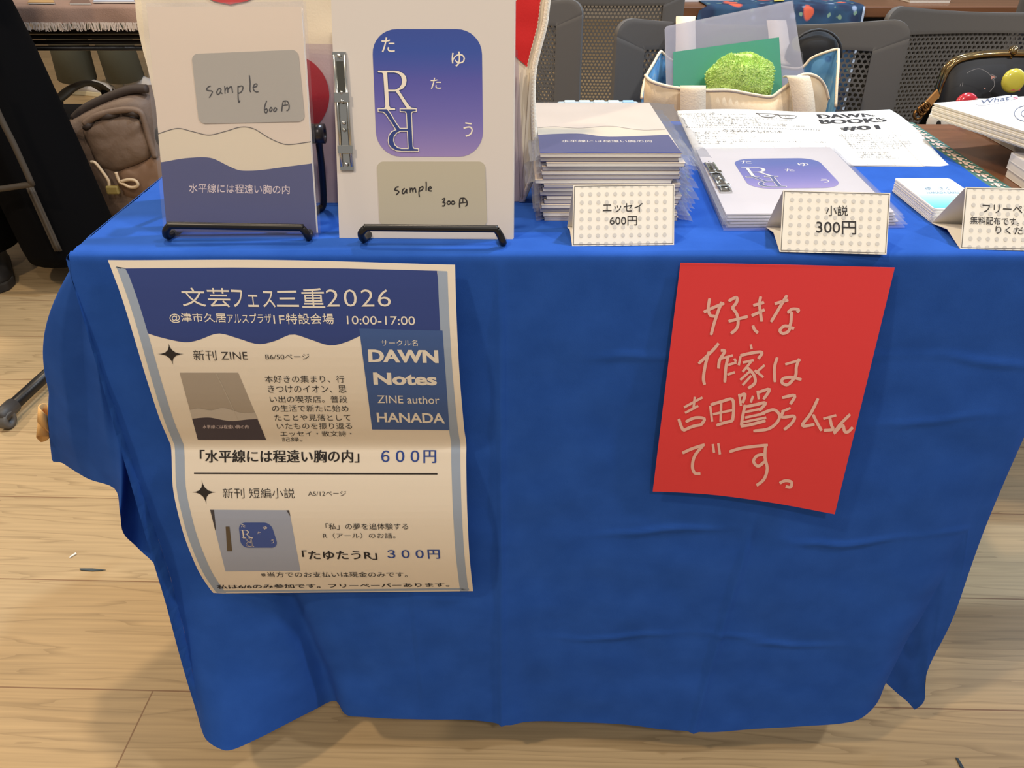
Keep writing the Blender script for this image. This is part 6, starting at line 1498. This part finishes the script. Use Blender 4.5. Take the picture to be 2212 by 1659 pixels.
for ex_ in (-0.03, 0.03):
    m = MB(); m.lathe([(0.0001, -.006), (.006, -.002), (.006, .002), (.0001, .006)], hp + V((ex_, -0.095, 0.715)), 10); m.build('eye', INK, p2, True)
m = MB(); loft(m, [(hp + V((0, -0.10, .70)), .006, .006), (hp + V((0, -0.112, .675)), .012, .012), (hp + V((0, -0.098, .67)), .008, .006)], 10); m.build('nose', skin_m, p2, True)
m = MB(); m.box(hp.x - 0.022, hp.x + 0.022, hp.y - 0.099, hp.y - 0.094, hp.z + 0.642, hp.z + 0.649); m.build('mouth', mat('lips', (176, 98, 90), 0.5), p2)
wsn = mat('white_sneaker', (206, 204, 206), 0.6); wso = mat('cream_sole', (220, 210, 178), 0.7)
shoe('sneaker', V((a1.x - 0.06, PY2 + 0.02, 0)), math.radians(-16), 0.27, wsn, wso, p2); shoe('sneaker', V((a2.x - 0.03, PY2 + 0.03, 0)), math.radians(-12), 0.27, wsn, wso, p2)
# stool under the seated person
stl = empty('stool', (hx, PY2 + 0.42, 0), 'plain black stool under the seated person beyond the far table', 'stool'); m = MB(); m.box(hx - 0.2, hx + 0.2, PY2 + 0.24, PY2 + 0.62, 0.355, 0.39); bevel(m.build('seat', darkp, stl), 0.01)
for sx in (-1, 1):
    for sy in (0.28, 0.58): m = MB(); m.tube([(hx + sx * 0.17, PY2 + sy, 0.36), (hx + sx * 0.19, PY2 + sy, 0.006)], 0.011, 8); m.build('leg', blackm, stl, True)

# ------------------------------------------------------------------ low black table foot with caster at the left, leather loop, scraps, painted floor glint
a, b = az(4, 898, 0.03), az(135, 778, 0.03); d_ = (b - a).normalized(); b2 = b + d_ * 0.35
ft = empty('metal_bar', (a + b2) / 2, 'black metal bar with a grey plastic clip, on the floor beside the blue cloth', 'bar')
m = MB(); m.tube([a, b2], 0.013, 14); m.build('tube', blackm, ft, True)
m = MB(); m.tube([a - d_ * 0.012, a - d_ * 0.008, a + d_ * 0.04], [0.010, 0.0165, 0.0165], 14); m.build('end_cap', mat('dark_grey_cap', (64, 62, 62), 0.5), ft, True)
c = az(14, 906, 0.02); m = MB(); R = Matrix.Translation((c.x, c.y, 0.019)) @ Matrix.Rotation(math.atan2(d_.y, d_.x), 4, 'Z') @ Matrix.Rotation(math.pi / 2, 4, 'X'); m.lathe([(0.008, -.010), (.018, -.010), (.019, -.006), (.019, .006), (.018, .010), (.008, .010), (.008, -.010)], (0, 0, 0), 18, R); m.build('clip', greyp, ft, True)
# tan leather loop clipped to the side of the cloth
lm = mat('tan_felt', (226, 178, 112), 0.8)
LY = 0.135
def lp(x, y, d=0.0): return ay(x, y, LY + d)
m = MB(); loop1 = smooth_path([(109, 905, 0.0), (100, 896, -0.012), (88, 886, -0.014), (84, 878, -0.004), (92, 872, 0.010), (102, 874, 0.014), (108, 890, 0.008), (110, 906, 0.002)], 6)
m.grid([[lp(x, y, d), lp(x - 2, y + 30, d)] for x, y, d in loop1]); loop2 = smooth_path([(109, 907, 0.004), (98, 906, -0.006), (86, 905, -0.008), (84, 910, 0.002), (92, 918, 0.008), (104, 916, 0.006), (110, 909, 0.004)], 6)
m.grid([[lp(x, y, d), lp(x - 4, y + 36, d)] for x, y, d in loop2]); lo_ = m.build('leather_loop', lm, None, True); solid(lo_, 0.0016, 0); tag(lo_, 'small tan folded leather loop at the left side of the blue cloth', 'leather loop')
def scrap(name, pts, col, lab, cat):
    m = MB(); m.prism([az(x, y, 0.0008) for x, y in pts], V((0, 0, 0.0012))); tag(m.build(name, mat(name + '_colour', col, 0.7)), lab, cat)
scrap('glint_sliver', [(150, 1206), (152, 1202), (164, 1194), (166, 1197)], (240, 236, 230), 'tiny white sliver standing in for a glint on the oak floor', 'scrap')  # white sliver paints a shiny reflection on the floor as a solid
scrap('tape_scrap', [(172, 1229), (200, 1229), (229, 1232), (200, 1234), (174, 1232)], (70, 84, 92), 'thin dark blue sliver on the oak floor beside the white glint sliver', 'scrap')
scrap('dark_scrap', [(2064, 1637), (2069, 1638), (2082, 1659), (2075, 1659)], (56, 70, 84), 'dark sliver on the oak floor in front of the cloth corner', 'scrap')
